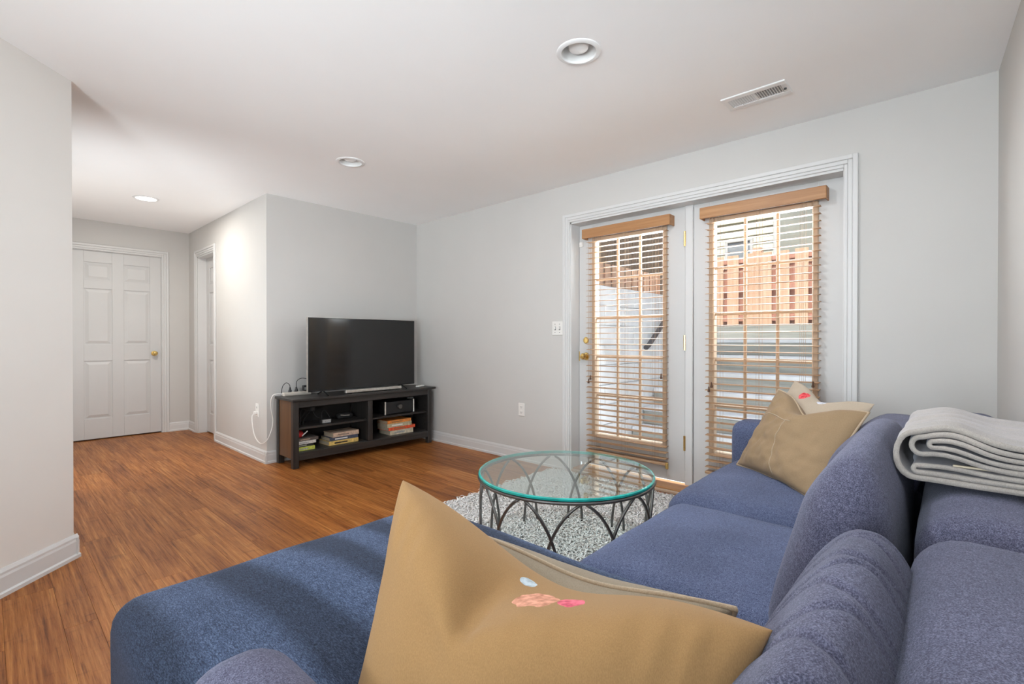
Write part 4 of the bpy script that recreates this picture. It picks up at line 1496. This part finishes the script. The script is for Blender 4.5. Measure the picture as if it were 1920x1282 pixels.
def ushape(yl, yr, zb, zt, hump):
    """fold open to the right: bottom run, round left end, top run with a hump"""
    pts = []
    for i in range(14):
        s = i / 13
        y = yr + (yl - yr) * s
        pts.append((y, zb(y)))
    zc_, r_ = (zb(yl) + zt(yl)) / 2, (zt(yl) - zb(yl)) / 2
    for i in range(1, 10):
        a = -PI / 2 + PI * i / 10
        pts.append((yl + min(r_, 0.03) * math.cos(a), zc_ + r_ * math.sin(a)))
    for i in range(22):
        s = i / 21
        y = yl + (yr - yl) * s
        pts.append((y, zt(y)))
    return pts


hump = lambda y: math.exp(-((y - 0.005) / 0.055) ** 2)
sag = lambda y: 0.05 * max(0, -0.03 - y)
for yl, zb, zt, t_ in (
        (0.060, lambda y: 0.007, lambda y: 0.092 + 0.022 * hump(y) - sag(y), 0.0105),
        (0.046, lambda y: 0.044 + 0.016 * hump(y - 0.01) - 0.5 * sag(y), lambda y: 0.079 + 0.022 * hump(y) - sag(y), 0.0095),
        (0.028, lambda y: 0.0555 + 0.018 * hump(y - 0.005) - 0.7 * sag(y), lambda y: 0.0675 + 0.021 * hump(y) - 0.9 * sag(y), 0.0085),
        (0.054, lambda y: 0.0185, lambda y: 0.0300 + 0.004 * hump(y), 0.0085)):
    ribbon(ushape(yl, -0.20, zb, zt, hump), t_).build('fold', 'throw', bl, 'all')
MB().box(1.365, 1.372, -0.075, 0.0, Z0 + 0.0375, Z0 + 0.0415, 0.001).build('care_label', 'lining', bl)

# ------------------------------------------------------------------ outside: stairwell, fence, houses
gr = MB().box(A + WT, 4.70, -3.2, 2.6, -0.15, -0.02)
struct(gr.build('ground', 'concrete'), 'pale concrete landing outside the patio doors', 'ground')
gr = MB().box(6.405, 40, -30, 30, 0.4, 1.0)
gr.box(3.5, 40, 2.9, 30, 0.4, 1.0)
struct(gr.build('ground_upper', 'soil'), 'bare ground of the gardens above the stairwell', 'ground')
w = MB().box(A + WT + 0.02, 6.7, 2.60, 2.88, -0.1, 1.62)
wr = w.build('wall_stairwell', 'concrete')
struct(wr, 'pale retaining wall beside the outdoor steps', 'wall')
for k in range(8):
    zz = 0.02 + k * 0.2
    off = 0.2 * (k % 2)
    xx = A + WT + 0.03 - off
    while xx < 6.6:
        a, c = max(xx, A + WT + 0.03), min(xx + 0.4, 6.68)
        if c - a > 0.04:
            MB().box(a + 0.004, c - 0.004, 2.582 + random.uniform(-0.002, 0.002), 2.60, zz + 0.004, zz + 0.196, 0.004).build('block', 'concrete', wr)
        xx += 0.4
# timber steps
for k in range(7):
    zt = 1.085 - 0.19 * k
    if zt < 0.0:
        break
    x0 = 6.02 - 0.255 * k
    sroot = empty('garden_step', (x0 + 0.15, 1.0, zt - 0.19))
    sroot['label'] = ['topmost', 'second from the top', 'third from the top', 'fourth from the top', 'fifth from the top', 'lowest'][min(k, 5)] + ' weathered timber step outside the patio doors'
    sroot['category'] = 'step'
    sroot['group'] = 'timber steps outside the patio doors'
    MB().box(x0, x0 + 0.06, -2.8, 2.57, zt - 0.19, zt - 0.045, 0.006).build('riser', 'timber', sroot)
    MB().box(x0 - 0.012, x0 + 0.238, -2.8, 2.57, zt - 0.045, zt, 0.005).build('tread', 'tread', sroot)
rw = MB().box(6.26, 6.40, -3.5, 3.2, 0.9, 1.245, 0.004)
tag(rw.build('retaining_beam', 'timber'), 'grey timber beam at the top of the steps below the fence', 'beam')
# handrail on the stairwell wall
hr = empty('stair_handrail', (5.2, 2.54, 1.0))
tag(hr, 'dark sloping handrail on the pale stairwell wall', 'handrail')
MB().tube([(4.98, 2.535, 0.985), (5.06, 2.535, 1.02), (6.35, 2.535, 1.92)], 0.028, 10).build('rail', 'rail', hr, True)
for xx, zz in ((5.15, 1.06), (6.2, 1.79)):
    MB().tube([(xx, 2.535, zz), (xx, 2.583, zz - 0.06)], 0.010, 8).build('bracket', 'rail', hr)

# salmon fence along the top
fe = empty('picket_fence', (6.5, 0.5, 1.245))
tag(fe, 'sunlit salmon board fence along the top of the steps', 'fence')
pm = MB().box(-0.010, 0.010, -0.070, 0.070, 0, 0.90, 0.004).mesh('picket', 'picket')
pmb = MB().box(-0.010, 0.010, -0.070, 0.070, 0, 0.86, 0.004).mesh('picket', 'picket_shaded')
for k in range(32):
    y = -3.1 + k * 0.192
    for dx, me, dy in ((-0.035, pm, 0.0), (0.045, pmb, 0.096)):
        o = bpy.data.objects.new('picket', me)
        COL.objects.link(o)
        o.parent = fe
        o.location = (dx, y + dy - 0.5, 0.006 + random.uniform(-0.006, 0.006))
        o.rotation_euler = (random.uniform(-0.008, 0.008), 0, 0)
for zz in (0.06, 0.44, 0.80):
    MB().box(6.476, 6.532, -3.2, 2.97, 1.245 + zz, 1.245 + zz + 0.07, 0.004).build('rail', 'picket_shaded', fe)
for y in (-2.6, -0.4, 1.8):
    MB().box(6.45, 6.56, y - 0.05, y + 0.05, 1.0, 2.22, 0.008).build('post', 'picket', fe)

# salmon side fence above the stairwell wall
fs_ = empty('side_fence', (5.8, 3.05, 1.0))
tag(fs_, 'low salmon fence above the pale stairwell wall', 'fence')
pm2 = MB().box(-0.060, 0.060, -0.010, 0.010, 0, 0.98, 0.004).mesh('picket', 'picket')
for k in range(17):
    o = bpy.data.objects.new('picket', pm2)
    COL.objects.link(o)
    o.parent = fs_
    o.location = (-2.1 + k * 0.165, 0.0, 0.0)
for zz in (0.15, 0.78):
    MB().box(3.65, 6.40, 3.062, 3.10, 1.0 + zz, 1.0 + zz + 0.08, 0.004).build('rail', 'picket_shaded', fs_)

# tall brown screen further back on the left
sc_ = empty('board_screen', (7.2, 4.6, 1.0))
tag(sc_, 'tall brown board screen with narrow gaps behind the low salmon fence', 'screen')
pm3 = MB().box(-0.070, 0.070, -0.012, 0.012, 0, 2.75, 0.004).mesh('board', 'screen')
for k in range(40):
    o = bpy.data.objects.new('board', pm3)
    COL.objects.link(o)
    o.parent = sc_
    o.location = (-3.2 + k * 0.162, 0, 0.0)
for zz in (0.2, 1.4, 2.6):
    MB().box(3.9, 10.5, 4.614, 4.66, 1.0 + zz, 1.0 + zz + 0.09, 0.004).build('rail', 'screen', sc_)

# houses beyond the fence
h1 = empty('house', (16.5, 7.5, 1.0))
tag(h1, 'cream lap-sided house beyond the fence', 'house')
MB().box(14.1, 19.0, 3.45, 14.0, 1.0, 7.6).build('wall', 'siding', h1)
lp = MB()
for k in range(32):
    z0 = 1.1 + k * 0.2
    lp.add([(14.0, 3.42, z0), (14.0, 14, z0), (14.09, 14, z0 + 0.2), (14.09, 3.42, z0 + 0.2), (14.1, 3.42, z0), (14.1, 14, z0)], [(0, 1, 2, 3), (0, 4, 5, 1)])
lo = lp.build('lap_siding', 'siding', h1)
lo['kind'] = 'stuff'
MB().box(13.96, 14.12, 3.38, 3.50, 1.0, 7.6, 0.01).build('corner_board', 'trim', h1)
MB().box(13.5, 19.5, 3.0, 14.4, 7.6, 7.75, 0.02).build('roof', 'shingle', h1)
for y in (4.35, 7.2):
    wf = MB()
    wf.box(13.92, 14.02, y - 0.36, y + 0.36, 3.0, 3.07, 0.01).box(13.92, 14.02, y - 0.36, y + 0.36, 3.75, 3.82, 0.01)
    wf.box(13.92, 14.02, y - 0.36, y - 0.29, 3.07, 3.75, 0.01).box(13.92, 14.02, y + 0.29, y + 0.36, 3.07, 3.75, 0.01)
    wfo = wf.build('window', 'trim', h1)
    MB().box(13.97, 13.99, y - 0.29, y + 0.29, 3.07, 3.75).build('window_pane', 'darkglass', wfo)
h2 = empty('house', (24.5, 3.3, 1.0))
tag(h2, 'distant pale house with a blue-grey gable roof right of the cream house', 'house')
MB().box(22.0, 27.0, 0.8, 5.8, 1.0, 4.7).build('wall', 'siding', h2)
MB().add([(22.0, 0.8, 4.7), (22.0, 5.8, 4.7), (22.0, 3.3, 6.5), (27.0, 0.8, 4.7), (27.0, 5.8, 4.7), (27.0, 3.3, 6.5)],
         [(0, 1, 2), (3, 5, 4), (0, 3, 4, 1), (0, 2, 5, 3), (1, 4, 5, 2)]).build('gable', 'siding', h2)
for sy, y0, y1 in ((-1, 0.45, 3.3), (1, 6.15, 3.3)):
    MB().add([(21.6, y0, 4.50), (21.6, y1, 6.55), (27.4, y1, 6.55), (27.4, y0, 4.50), (21.6, y0, 4.66), (21.6, y1, 6.73), (27.4, y1, 6.73), (27.4, y0, 4.66)],
             [(0, 1, 2, 3), (4, 7, 6, 5), (0, 4, 5, 1), (3, 2, 6, 7), (0, 3, 7, 4)]).build('roof_slope', 'shingle', h2)
